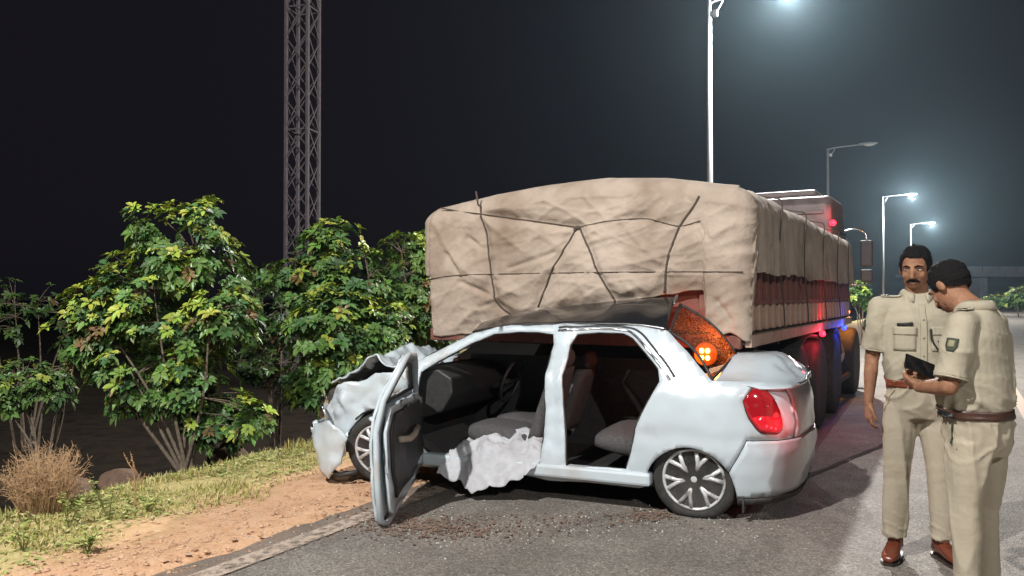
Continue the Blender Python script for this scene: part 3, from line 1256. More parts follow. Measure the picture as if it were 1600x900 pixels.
def dry_stalk(px, py, h, label, seed, n=7):
    rnd = random.Random(seed)
    base = on_ground(at(px, py))
    t = thing('dry_stalk', label, 'weed', base)
    Ms = mat('stalk', (0.30, 0.16, 0.08), 0.9, col2=(0.42, 0.26, 0.13), nscale=40)
    g = G()
    g.tube([(0, 0, -0.02), (0.005, 0, h * 0.5), (-0.01, 0, h)], [0.006, 0.005, 0.002], 6)
    for k in range(n):
        z = h * (0.35 + 0.6 * k / n)
        a = rnd.uniform(0, 6.28)
        d = Vector((math.cos(a), 0.6 * math.sin(a), 1.3)).normalized()
        ln = rnd.uniform(0.07, 0.14)
        p = Vector((0, 0, z))
        g.tube([p, p + d * ln * 0.6, p + d * ln + Vector((0, 0, 0.03))], [0.004, 0.003, 0.0015], 5)
        for j in range(4):
            q = p + d * ln * (0.5 + 0.15 * j)
            g.ball(q + Vector((rnd.uniform(-0.01, 0.01), rnd.uniform(-0.01, 0.01), 0.01)), 0.006, 5, 4)
    g.build('stem', Ms, t)


def green_weed(px, py, h, label, seed):
    rnd = random.Random(seed)
    base = on_ground(at(px, py))
    t = thing('leafy_weed', label, 'weed', base, 0, 'leafy weeds on the verge')
    v, f, c = [], [], []
    g = G()
    for k in range(rnd.randint(4, 6)):
        a = rnd.uniform(0, 6.28)
        en = Vector((math.cos(a) * h * 0.45, math.sin(a) * h * 0.35, h * rnd.uniform(0.6, 1.0)))
        g.tube([(0, 0, -0.01), en * 0.5 + Vector((0, 0, 0.03)), en], [0.004, 0.003, 0.0015], 4)
        for j in range(9):
            p = en * (0.35 + 0.075 * j)
            b = rnd.uniform(0, 6.28)
            dd = Vector((math.cos(b), math.sin(b), 0.5)).normalized()
            ln = rnd.uniform(0.03, 0.06)
            col = rnd.choice([(0.36, 0.42, 0.12), (0.46, 0.48, 0.16), (0.26, 0.33, 0.09)])
            leaf_at(v, f, c, p, dd, Vector((0, 0, 1)), ln, ln * 0.5, 0.3, col)
    o = mesh_obj('foliage', v, f, M_leaf, t, False, recalc=False)
    tinted(o, c)
    o['kind'] = 'stuff'
    g.build('stem', mat('weed_stem', (0.16, 0.17, 0.06), 0.9), t)


dry_tuft()
dry_stalk(212, 782, 0.34, 'brown branching dry seed stalk standing on the grassy verge', 2)
dry_stalk(30, 800, 0.2, 'short dry stalk poking up beside the straw tuft', 4, 4)
green_weed(172, 800, 0.30, 'yellow green leafy weed between straw tuft and seed stalk', 1)
green_weed(110, 812, 0.25, 'low leafy weed at the foot of the straw tuft', 2)
green_weed(40, 850, 0.16, 'broad leafy weed in the deep grass by the straw tuft', 3)
green_weed(140, 850, 0.13, 'small flat leafy weed near the bare earth below the straw tuft', 6)
green_weed(232, 790, 0.12, 'little leafy weed beside the brown seed stalk', 8)


# ------------------------------------------------------------------ boulders
def boulder(px, py, d, r, label, seed):
    rnd = random.Random(seed)
    p = at3(px, py, d)
    p = on_ground(p)
    bm = bmesh.new()
    bmesh.ops.create_icosphere(bm, subdivisions=4, radius=1.0)
    cuts = [(Vector((rnd.gauss(0, 1), rnd.gauss(0, 1), rnd.gauss(0, 0.8))).normalized(), rnd.uniform(0.55, 0.85)) for _ in range(12)]
    for v in bm.verts:
        for n_, k in cuts:
            e = v.co.dot(n_) - k
            if e > 0:
                v.co -= n_ * e * 0.9
        v.co *= 1 + 0.10 * nz(v.co, 2.2, seed)
        v.co = Vector((v.co.x * r * 1.2, v.co.y * r, v.co.z * r * 0.8))
    me = bpy.data.meshes.new('boulder')
    bm.to_mesh(me)
    bm.free()
    me.polygons.foreach_set('use_smooth', [True] * len(me.polygons))
    me.materials.append(M_rock)
    o = link(bpy.data.objects.new('boulder', me))
    o.location = (p.x, p.y, p.z + r * 0.35)
    tag(o, label, 'boulder')


boulder(112, 700, 9.2, 0.28, 'tan boulder lying on the slope behind the dry straw tuft', 1)
boulder(360, 615, 11.5, 0.30, 'reddish brown boulder between the two largest bushes', 2)
boulder(195, 700, 9.6, 0.26, 'low grey brown boulder sunk in the slope below the tallest bush', 3)
boulder(60, 720, 9.0, 0.22, 'dim rounded boulder under the dark low bush', 5)
# ================================================================== TRUCK
TC = Vector((1.68, 5.74, 0))
TW, TL = 2.75, 6.3
truck = thing('cargo_truck', 'loaded brown cargo truck with a tarpaulin covered bed stopped at the road edge', 'truck', TC, ROADROT)
TM = Matrix.Translation(TC) @ Matrix.Rotation(ROADROT, 4, 'Z')
TMI = TM.inverted()


def rear_px(px, py, x=-0.06):
    """point on the truck's rear plane (truck frame) seen at a photo pixel"""
    o = TMI @ Vector((0, 0, HC))
    q = TMI @ at3(px, py, 5.0)
    d = q - o
    t = (x - o.x) / d.x
    return o + d * t


HEM = [(-0.2, 1.13), (0.0, 1.14), (0.10, 1.20), (0.20, 1.17), (0.275, 1.22), (0.285, 1.505), (0.6, 1.47), (1.0, 1.40), (1.5, 1.31), (2.0, 1.20), (2.2, 1.15), (2.5, 1.12), (3.0, 1.12)]


def hem_rear(w):
    for (a, za), (b, zb) in zip(HEM, HEM[1:]):
        if a <= w <= b:
            return za + (zb - za) * (w - a) / (b - a)
    return 1.12


ROPES_PX = [
    ([(749, 300), (751, 312), (755, 337), (761, 365), (771, 432), (780, 474), (801, 492)], 0.008),
    ([(690, 325), (722, 331), (755, 335), (830, 345), (902, 355)], 0.006),
    ([(902, 355), (885, 388), (864, 427), (843, 479)], 0.008),
    ([(906, 355), (924, 390), (939, 425), (962, 466)], 0.008),
    ([(1092, 306), (1082, 323), (1060, 357), (1046, 404), (1039, 458)], 0.008),
    ([(676, 436), (727, 430), (864, 427), (1042, 425), (1162, 425)], 0.004),
    ([(904, 355), (962, 345), (1011, 342), (1060, 353), (1095, 345)], 0.004),
]
CREASE_PX = [[(703, 397), (724, 434)], [(722, 440), (776, 464)], [(735, 372), (756, 388)], [(753, 480), (780, 470)], [(735, 525), (748, 505)], [(1090, 345), (1106, 372)], [(1120, 470), (1140, 500)],
             [(1045, 290), (1085, 318)], [(800, 420), (870, 395)]]
ROPES = [([rear_px(*p) for p in pl], r) for pl, r in ROPES_PX]
CREASES = [[rear_px(*p) for p in pl] for pl in CREASE_PX]
SEGS = []
for pl, r in ROPES:
    for a, b in zip(pl, pl[1:]):
        SEGS.append((a.y, a.z, b.y, b.z, 0.036 if r > 0.005 else 0.014, 0.055))
for pl in CREASES:
    for a, b in zip(pl, pl[1:]):
        SEGS.append((a.y, a.z, b.y, b.z, 0.028, 0.026))


def dent(w, z):
    d = 0.0
    for y0, z0, y1, z1, dep, wid in SEGS:
        vx, vy = y1 - y0, z1 - z0
        t = ((w - y0) * vx + (z - z0) * vy) / (vx * vx + vy * vy + 1e-9)
        t = min(1, max(0, t))
        q = math.hypot(w - y0 - vx * t, z - z0 - vy * t)
        if q < wid * 3:
            d = max(d, dep * math.exp(-(q / wid) ** 2 * 1.6))
    return d


def ridged(x, y, seed):
    n = noise.noise(Vector((x, y, seed)))
    return 1 - abs(n) * 2.2


def rear_disp(w, z):
    """how far the rear sheet stands proud of its plane"""
    big = 0.06 * noise.noise(Vector((w * 1.3, z * 1.5, 2.2)))
    # diagonal tension folds
    u1 = w + 0.25 * noise.noise(Vector((w * 1.1, z * 1.1, 11)))
    v1 = z + 0.25 * noise.noise(Vector((w * 1.1, z * 1.1, 17)))
    f1 = 0.026 * max(0.0, ridged(u1 * 1.3 + v1 * 2.4, v1 * 0.6 - u1 * 0.4, 5.1)) ** 3
    f2 = 0.017 * max(0.0, ridged(u1 * 2.2 - v1 * 3.4, v1 * 1.1 + u1 * 0.5, 8.3)) ** 4
    f3 = 0.010 * max(0.0, ridged(u1 * 4.0 + v1 * 6.5, v1 * 2.0, 3.7)) ** 4 + 0.008 * max(0.0, ridged(u1 * 1.5, v1 * 7.5, 9.9)) ** 5
    f3 += 0.005 * noise.noise(Vector((w * 14, z * 10, 1)))
    # folded flap along the top left corner and the sewn band below it
    if w > 1.9:
        zf = 2.215 + 0.02 * (w - 1.9)
        f3 += 0.045 * ss(zf - 0.006, zf + 0.01, z) * ss(1.9, 2.15, w)
    f3 += 0.006 * ss(1.605, 1.61, z)
    belly = 0.05 * math.sin(math.pi * min(1, max(0, (z - 1.1) / 1.25))) * math.sin(math.pi * min(1, max(0, w / TW)))
    return big + f1 + f2 + f3 + belly - dent(w, z)


def build_tarp():
    x0, x1, y0, y1, rc = -0.06, TL + 0.05, -0.05, TW + 0.05, 0.11
    path = []                                   # (x, y, nx, ny, side)

    def line(a, b, step, nrm, tagname):
        L = (Vector(b) - Vector(a)).length
        n = int(L / step)
        for k in range(n):
            p = Vector(a).lerp(Vector(b), k / n)
            path.append((p.x, p.y, nrm[0], nrm[1], tagname))

    def arc(cx, cy, a0, a1, n, tagname):
        for k in range(n):
            a = a0 + (a1 - a0) * k / n
            path.append((cx + rc * math.cos(a), cy + rc * math.sin(a), math.cos(a), math.sin(a), tagname))
    line((x1 - rc, y0), (x0 + rc, y0), 0.035, (0, -1), 'right')
    arc(x0 + rc, y0 + rc, -math.pi / 2, -math.pi, 7, 'corner')
    line((x0, y0 + rc), (x0, y1 - rc), 0.016, (-1, 0), 'rear')
    arc(x0 + rc, y1 - rc, math.pi, math.pi / 2, 6, 'left')
    line((x0 + rc, y1), (x1 - rc, y1), 0.09, (0, 1), 'left')
    arc(x1 - rc, y1 - rc, math.pi / 2, 0, 4, 'left')
    line((x1, y1 - rc), (x1, y0 + rc), 0.09, (1, 0), 'left')
    arc(x1 - rc, y0 + rc, 0, -math.pi / 2, 4, 'left')
    NV, NR, NT = 76, 7, 26
    rs = 0.15
    verts = []
    n = len(path)

    def edge_z(x, y):
        # height of the load's shoulder along the outline
        z = 2.27
        if x < 0.3:
            w = y
            pts = [(-0.1, 2.25), (0.15, 2.285), (0.6, 2.365), (1.1, 2.40), (1.6, 2.38), (2.1, 2.33), (2.45, 2.28), (2.65, 2.25), (2.9, 2.20)]
            for (a, za), (b, zb) in zip(pts, pts[1:]):
                if a <= w <= b:
                    z = za + (zb - za) * (w - a) / (b - a)
        z += 0.045 * noise.noise(Vector((x * 1.1, y * 1.1, 7.7))) * ss(0.2, 1.2, x)
        z += 0.03 * noise.noise(Vector((x * 3.1, y * 3.1, 3.1))) * ss(0.1, 0.6, x)
        return z
    for i, (x, y, nx, ny, sd) in enumerate(path):
        if sd in ('rear', 'corner'):
            hem = hem_rear(y) + 0.012 * noise.noise(Vector((y * 9, x * 5, 0)))
            if sd == 'corner' and x > x0 + rc * 0.75:
                hem = 1.45
        else:
            hem = 1.635 + 0.035 * noise.noise(Vector((x * 2.2, 3, y))) + 0.02 * noise.noise(Vector((x * 8, 1, y)))
        ze = edge_z(x, y) - rs
        # medial point for the top
        mx = min(max(x, 0.9), TL - 0.9)
        my = TW / 2
        for k in range(NV):
            t = k / (NV - 1)
            z = hem + (ze - hem) * t
            if sd in ('rear', 'corner'):
                d = rear_disp(y, z) if sd == 'rear' else rear_disp(max(y, 0.0), z) * 0.6
                d *= 0.35 + 0.65 * ss(0.0, 0.12, t) if True else 1
                d += 0.02 * (1 - ss(0, 0.12, t)) * noise.noise(Vector((y * 11, z * 3, 3)))
                if sd == 'corner':
                    d += 0.015 * noise.noise(Vector((z * 9, y * 6, 4)))
            else:
                # pleats hanging down the side, deeper towards the hem
                pl = ridged(x * 3.3 + 0.25 * math.sin(z * 3), z * 0.5, 1.7) * 0.022 + ridged(x * 8.5, z * 0.9, 6.1) * 0.010
                d = pl * (0.55 + 0.7 * (1 - t)) + 0.025 * noise.noise(Vector((x * 0.9, z * 1.5, 9)))
                d += 0.012 * noise.noise(Vector((x * 16, z * 8, 9)))
            verts.append((x + nx * d, y + ny * d, z))
        base_d = 0.02 if sd == 'rear' else 0.01
        if sd == 'rear':
            base_d = rear_disp(y, ze) * 0.7
        for k in range(1, NR + 1):
            a = (math.pi / 2) * k / NR
            ins = rs * (1 - math.cos(a)) - base_d * (1 - k / NR)
            wv = 0.012 * noise.noise(Vector((x * 6, y * 6, k * 0.3)))
            verts.append((x - nx * (ins + wv), y - ny * (ins + wv), ze + rs * math.sin(a)))
        ox, oy = x - nx * rs, y - ny * rs
        for k in range(1, NT + 1):
            t = k / NT
            px, py = ox + (mx - ox) * t, oy + (my - oy) * t
            crown = 0.05 * math.sin(t * math.pi / 2)
            z = ze + rs + crown
            q = ss(0.0, 0.25, t)
            z += q * (0.05 * noise.noise(Vector((px * 1.4, py * 1.4, 4.4))) + 0.02 * ridged(px * 3, py * 1.6, 2.2) - 0.01 + 0.01 * noise.noise(Vector((px * 9, py * 9, 5))))
            if k == NT:
                z = 2.40 + 0.05 * noise.noise(Vector((px * 1.4, py * 1.4, 4.4)))
            verts.append((px, py, z))
    m = NV + NR + NT
    faces = []
    for i in range(n):
        j = (i + 1) % n
        for k in range(m - 1):
            faces.append((i * m + k, j * m + k, j * m + k + 1, i * m + k + 1))
    t = mesh_obj('tarpaulin', verts, faces, M_tarp, None, True)
    t.matrix_basis = TM
    mods(t, solid=0.006, offset=-1)
    tag(t, 'beige canvas tarpaulin roped over the truck load', 'tarpaulin')
    for pl, r in ROPES:
        pts = catmull(pl, 10)
        pts = [Vector((-0.06 - rear_disp(p.y, p.z) - r * 0.55, p.y, p.z)) for p in pts]
        G().tube(pts, r, 7).build('rope', M_rope, t, True)
    # knot where three ropes meet
    k = rear_px(903, 356)
    kx = -0.06 - rear_disp(k.y, k.z) - 0.008
    G().ball((kx, k.y, k.z), (0.014, 0.026, 0.018), 10, 8).ball((kx, k.y + 0.02, k.z - 0.012), (0.012, 0.014, 0.02), 8, 6).build('rope_knot', M_rope, t, True)
    # ropes over the side of the load
    for x in (0.9, 2.1, 3.3, 4.5, 5.6):
        pts = [(x + 0.04 * math.sin(k), -0.075 - 0.03 * max(0, 1 - k / 3), 1.2 + k * 0.13) for k in range(9)] + [(x, 0.02, 2.27), (x + 0.05, 0.3, 2.33)]
        G().tube(catmull(pts, 4), 0.006, 6).build('rope', M_rope, t, True)


build_tarp()


def build_truck():
    t = truck
    # bed floor, rails, posts
    G().box((TL / 2, TW / 2, 1.155), (TL, TW - 0.02, 0.09)).build('bed_floor', M_grime, t)
    G().box((TL / 2 + 0.01, -0.012, 1.135), (TL, 0.05, 0.09)).build('side_rail', M_tan, t, bevel=0.006)
    G().box((TL / 2, 0.03, 1.31), (TL - 0.02, 0.03, 0.20)).build('side_panel', M_tan, t)
    G().box((TL / 2, 0.03, 1.72), (TL - 0.02, 0.03, 0.60)).build('side_panel', M_brown, t)
    G().box((TL / 2, TW - 0.03, 1.62), (TL - 0.02, 0.03, 0.85)).build('side_panel', M_brown, t)
    a = b = None
    n = 24
    for k in range(n):
        x = 0.16 + (TL - 0.3) * k / (n - 1)
        if a is None:
            a = o1 = G().box((0, 0, 1.30), (0.085, 0.05, 0.20)).build('rib', M_tan, t, bevel=0.012)
            b = o2 = G().box((0, 0, 1.72), (0.085, 0.05, 0.60)).build('rib', M_brown, t, bevel=0.012)
        else:
            o1, o2 = link(a.copy(), t), link(b.copy(), t)
        o1.location = o2.location = (x, 0.005, 0)
    G().box((TL / 2, 0.006, 1.414), (TL - 0.02, 0.044, 0.03)).build('waist_rail', M_brown, t)
    G().box((0.05, 0.05, 1.62), (0.09, 0.09, 0.85)).build('corner_post', M_brown, t, bevel=0.01)
    G().box((0.05, TW - 0.05, 1.62), (0.09, 0.09, 0.85)).build('corner_post', M_brown, t, bevel=0.01)
    tg = G().box((0.02, TW / 2, 1.62), (0.03, TW - 0.22, 0.84)).build('tailgate', M_brown, t)
    rb = None
    for k in range(8):
        if rb is None:
            rb = o = G().box((0, 0, 1.62), (0.035, 0.07, 0.82)).build('tailgate_rib', M_brown, tg, bevel=0.008)
        else:
            o = link(rb.copy(), tg)
        o.location = (-0.012, 0.3 + k * 0.31, 0)
    G().box((-0.005, TW / 2, 1.13), (0.07, TW - 0.06, 0.10)).build('rear_beam', M_brown, t, bevel=0.01)
    for k in range(6):
        G().box((1.0 + k, TW / 2, 1.06), (0.09, TW - 0.3, 0.10)).build('cross_member', M_grime, t)
    # chassis
    for y in (0.92, 1.83):
        G().box((4.75, y, 0.86), (7.4, 0.09, 0.26)).build('chassis_rail', M_grime, t)
    # wheels
    tyre_p = [(0.30, -0.13), (0.44, -0.14), (0.485, -0.12), (0.50, -0.08), (0.50, 0.08), (0.485, 0.12), (0.44, 0.14), (0.30, 0.13)]
    proto = None
    for x in (2.35, 3.62, 4.95, 7.25):
        for y in (0.13, TW - 0.13):
            if proto is None:
                w = G().lathe([(0.06, -0.10), (0.14, -0.10), (0.16, -0.03), (0.30, -0.03), (0.30, 0.03), (0.06, 0.03)], 28).build('wheel', M_grime, t, True)
                ty = G().lathe(tyre_p, 40).build('tyre', M_rubber, w, True)
                rm = G().lathe([(0.24, -0.115), (0.30, -0.125), (0.305, -0.10), (0.26, -0.03), (0.24, -0.03)], 32).build('rim', M_steel, w, True)
                g = G()
                for k in range(8):
                    an = k * math.pi / 4
                    g.box((0.2 * math.cos(an), -0.045, 0.2 * math.sin(an)), (0.025, 0.03, 0.025))
                g.build('wheel_nuts', M_steel, w)
                proto = (w, [c for c in w.children])
                o = w
            else:
                o = link(proto[0].copy(), t)
                for c in proto[1]:
                    link(c.copy(), o)
            o.location = (x, y, 0.50)
            if y > 1:
                o.rotation_euler = (0, 0, math.pi)
    # mudguards, flaps, tank, toolbox
    for x in (2.98, 4.95):
        g = G()
        rings = []
        for k in range(9):
            an = math.pi * (0.12 + 0.76 * k / 8)
            rr = 0.60
            wdt = 0.66 if x < 3.5 else 0.0
            cx = x + (math.cos(an) * (rr + wdt))
            cz = 0.5 + math.sin(an) * rr * 0.93
            rings.append([Vector((cx, 0.0, cz)), Vector((cx, 0.36, cz)), Vector((cx, 0.36, cz + 0.012)), Vector((cx, 0.0, cz + 0.012))])
        g.rings(rings)
        g.build('mudguard', M_grime, t, True)
    G().box((1.66, 0.18, 0.58), (0.02, 0.42, 0.58)).build('mud_flap', M_rubber, t)
    G().tube([(5.62, 0.32, 0.66), (6.45, 0.32, 0.66)], 0.25, 20).build('fuel_tank', M_steel, t, True)
    G().box((6.05, 0.05, 0.34), (1.3, 0.05, 0.06)).build('side_guard', M_grime, t)
    # cab
    x0, x1, y0, y1 = 6.55, 8.35, 0.26, 2.5
    prof = [(x0, 0.95), (x0, 2.82), (x0 + 0.12, 2.95), (x1 - 0.45, 2.98), (x1 - 0.12, 2.5), (x1, 1.75), (x1 + 0.02, 0.75), (x0 + 0.7, 0.75), (x0 + 0.6, 0.95)]
    rings = []
    for y, ins in ((y0, 0.05), (y0 + 0.06, 0.0), (y1 - 0.06, 0.0), (y1, 0.05)):
        cx, cz = (x0 + x1) / 2, 1.9
        rings.append([Vector((cx + (x - cx) * (1 - ins * 0.6), y, cz + (z - cz) * (1 - ins * 0.6))) for x, z in prof])
    cab = G().rings(rings).build('cab', M_cab, t, bevel=0.03)
    # side door with window and rear wall ribs
    G().box((7.55, y0 - 0.012, 1.62), (0.95, 0.03, 1.25)).build('door', M_cab, cab, bevel=0.012)
    G().box((7.62, y0 - 0.03, 2.22), (0.78, 0.012, 0.5)).build('side_window', M_black, cab)
    for z in (2.1, 2.4, 2.7):
        G().box((x0 - 0.015, (y0 + y1) / 2, z), (0.035, y1 - y0 - 0.2, 0.05)).build('rear_wall_rib', M_cab, cab, bevel=0.008)
    G().box((x0 + 0.75, (y0 + y1) / 2, 3.03), (0.8, y1 - y0 - 0.5, 0.1)).build('roof_deflector', M_cab, cab, bevel=0.03)
    G().box((8.42, (y0 + y1) / 2, 0.72), (0.12, 2.5, 0.42)).build('front_bumper', M_grime, t, bevel=0.03)
    G().tube([(7.55, 0.26, 0.86), (7.55, 0.18, 0.58), (7.1, 0.18, 0.45)], 0.03, 8).build('cab_step', M_grime, t)
    # mirror on its curved arm
    mr = G().tube(catmull([(8.05, y0, 2.52), (8.1, y0 - 0.16, 2.56), (8.15, y0 - 0.30, 2.50), (8.15, y0 - 0.33, 2.38)], 6), 0.014, 8).build('mirror_arm', M_chrome, t, True)
    G().tube([(8.05, y0, 1.66), (8.15, y0 - 0.33, 1.66)], 0.012, 8).build('mirror_arm', M_chrome, t, True)
    G().box((8.15, y0 - 0.33, 2.16), (0.06, 0.19, 0.42)).build('mirror', M_plast, t, bevel=0.025)
    G().box((8.15, y0 - 0.33, 1.80), (0.06, 0.18, 0.2)).build('mirror', M_plast, t, bevel=0.025)

    # lamps
    def glow(name, p, r, m, col, power, parent=t):
        o = G().ball(p, (r, r, r), 14, 10).build(name, m, parent, True)
        ld = bpy.data.lights.new(name + '_light', 'POINT')
        ld.energy = power
        ld.color = col
        ld.shadow_soft_size = r
        l_ = link(bpy.data.objects.new(name + '_light', ld), o)
        l_.location = Vector(p) + Vector((-0.06, -0.06, 0)).normalized() * (r + 0.05)
        return o
    glow('marker_lamp', (x0 - 0.04, y0 - 0.03, 2.53), 0.045, M_red_on, (1, 0.03, 0.06), 6)
    glow('marker_lamp', (3.38, -0.05, 1.06), 0.034, M_red_on, (1, 0.03, 0.06), 9)
    glow('marker_lamp', (5.3, -0.05, 1.06), 0.032, M_blue_on, (0.03, 0.06, 1), 8)
    glow('indicator_lamp', (7.0, 0.12, 1.24), 0.06, M_amber_on, (1, 0.35, 0.05), 25)
    for k in range(4):
        G().box((6.52, 0.2, 1.35 + 0.12 * k), (0.02, 0.05, 0.07)).build('reflector', M_tan, t)
    # rear indicator seen through the car's broken rear window
    c = rear_px(1103, 553, -0.05)
    lamp = G().tube([(-0.06, c.y, c.z), (-0.085, c.y, c.z)], [0.085, 0.078], 22).build('rear_indicator', M_amber_case, t, True)
    for sy in (-1, 1):
        for sz in (-1, 1):
            G().ball((-0.088, c.y + sy * 0.022, c.z + sz * 0.026), (0.012, 0.017, 0.019), 10, 8).build('led', M_amber_led, lamp, True)
    G().box((-0.03, c.y, c.z + 0.03), (0.05, 0.2, 0.16)).build('lamp_bracket', M_grime, t)
    ld = bpy.data.lights.new('indicator_light', 'POINT')
    ld.energy = 6.5
    ld.color = (1, 0.13, 0.006)
    ld.shadow_soft_size = 0.06
    l_ = link(bpy.data.objects.new('indicator_light', ld), lamp)
    l_.location = (-0.13, c.y, c.z + 0.03)


build_truck()
# ================================================================== WRECKED CAR
CTH = R(24)
CO = Vector((1.17, 5.22, 0))
car = thing('wrecked_car', 'white saloon car with black roof crushed sideways under the truck tail', 'car', CO, math.pi - CTH)


def C3(a, b, z):
    """a: metres behind the rear axle, b: metres in from the near flank, z: height"""
    return Vector((-a, -b, z))


PLAN = [(0.20, 0.0), (0.36, 0.022), (0.50, 0.075), (0.61, 0.165), (0.69, 0.30), (0.74, 0.48), (0.765, 0.68), (0.77, 0.88), (0.75, 1.08), (0.70, 1.27), (0.62, 1.42), (0.50, 1.52)]
PLAN = [(0.20 + (a - 0.20) * 0.86, b) for a, b in PLAN]
_pl = catmull([(a, b, 0) for a, b in PLAN], 10)
_cum = [0.20]
for p, q in zip(_pl, _pl[1:]):
    _cum.append(_cum[-1] + (q - p).length)


def plan(u):
    if u <= _cum[0]:
        return Vector((u, 0, 0)), Vector((0, 1, 0))
    for i in range(len(_pl) - 1):
        if u <= _cum[i + 1] or i == len(_pl) - 2:
            t = (u - _cum[i]) / (_cum[i + 1] - _cum[i])
            p = _pl[i].lerp(_pl[i + 1], min(t, 1.0))
            d = (_pl[i + 1] - _pl[i]).normalized()
            return p, Vector((-d.y, d.x, 0))


INS = [(0.0, 0.10), (0.12, 0.075), (0.20, 0.045), (0.32, 0.02), (0.46, 0.004), (0.53, 0.010), (0.60, 0.003), (0.72, 0.010), (0.80, 0.022), (0.87, 0.048), (0.92, 0.075), (1.0, 0.115), (1.1, 0.17), (1.2, 0.225), (1.27, 0.275)]


def inset(z):
    for (a, ya), (b, yb) in zip(INS, INS[1:]):
        if z <= b:
            return ya + (yb - ya) * (z - a) / (b - a)
    return INS[-1][1]


def crumple(p, amt):
    return Vector((nz(p, 3.5, 1), nz(p, 3.5, 11) * 1.3, nz(p, 3.5, 21) * 0.8)) * amt + Vector((nz(p, 9, 31), nz(p, 9, 41), nz(p, 9, 51))) * amt * 0.35 + \
        Vector((0, abs(nz(p, 5, 61)) * amt * 0.8, 0)) + Vector((0, 0.9, 0.5)) * (abs(nz(p, 6.5, 71)) + 0.6 * abs(nz(p, 13, 81)) - 0.25) * amt


def fside(u, z, out=0.0):
    p, n = plan(u)
    q = p + n * (inset(z) - out)
    amt = 0.016 + 0.13 * ss(-1.9, -2.9, u) + 0.035 * ss(0.95, 1.5, u) + 0.03 * ss(-0.75, -1.1, u) * ss(-1.4, -1.0, u)
    if u < -2.0:                                  # nose pushed back and down
        k = ss(-2.0, -3.0, u)
        q.y += 0.10 * k
        z -= 0.05 * k
    if -1.25 < u < -0.8 and z > 0.3:              # buckled middle pillar
        q.y += 0.07 * math.sin(math.pi * min(1, max(0, (z - 0.25) / 0.95))) * (1 - abs(u + 1.0) / 0.3 if abs(u + 1.0) < 0.3 else 0)
    v = C3(q.x, q.y, z)
    if amt > 0.013:
        v = v + crumple(v, amt * 0.6)
    return v


def arcp(cx, cz, r, a0, a1, n=14):
    return [(cx + r * math.cos(a0 + (a1 - a0) * k / n), cz + r * math.sin(a0 + (a1 - a0) * k / n)) for k in range(n + 1)]


TAILP = [(0.325, 0.785), (0.36, 0.83), (0.425, 0.878), (0.50, 0.868), (0.565, 0.82), (0.62, 0.735), (0.655, 0.64), (0.645, 0.60), (0.60, 0.578), (0.50, 0.585), (0.44, 0.60), (0.37, 0.685)]
TAILP = [(0.325 + (u - 0.325) * 0.80, 0.727 + (z - 0.727) * 0.95) for u, z in TAILP]
WIN_R = [(-0.88, 0.27), (-0.90, 0.6), (-0.93, 0.9), (-0.90, 1.10), (-0.86, 1.185), (-0.7, 1.205), (-0.52, 1.20), (-0.44, 1.165), (-0.34, 1.07), (-0.245, 0.965), (-0.225, 0.88), (-0.30, 0.73), (-0.37, 0.58), (-0.40, 0.42), (-0.44, 0.29)]
WIN_F = [(-1.06, 0.27), (-1.05, 0.9), (-1.02, 1.10), (-1.04, 1.19), (-1.3, 1.20), (-1.52, 1.175), (-1.7, 1.10), (-1.93, 0.97), (-2.05, 0.88), (-2.08, 0.6), (-2.04, 0.32), (-1.98, 0.27)]


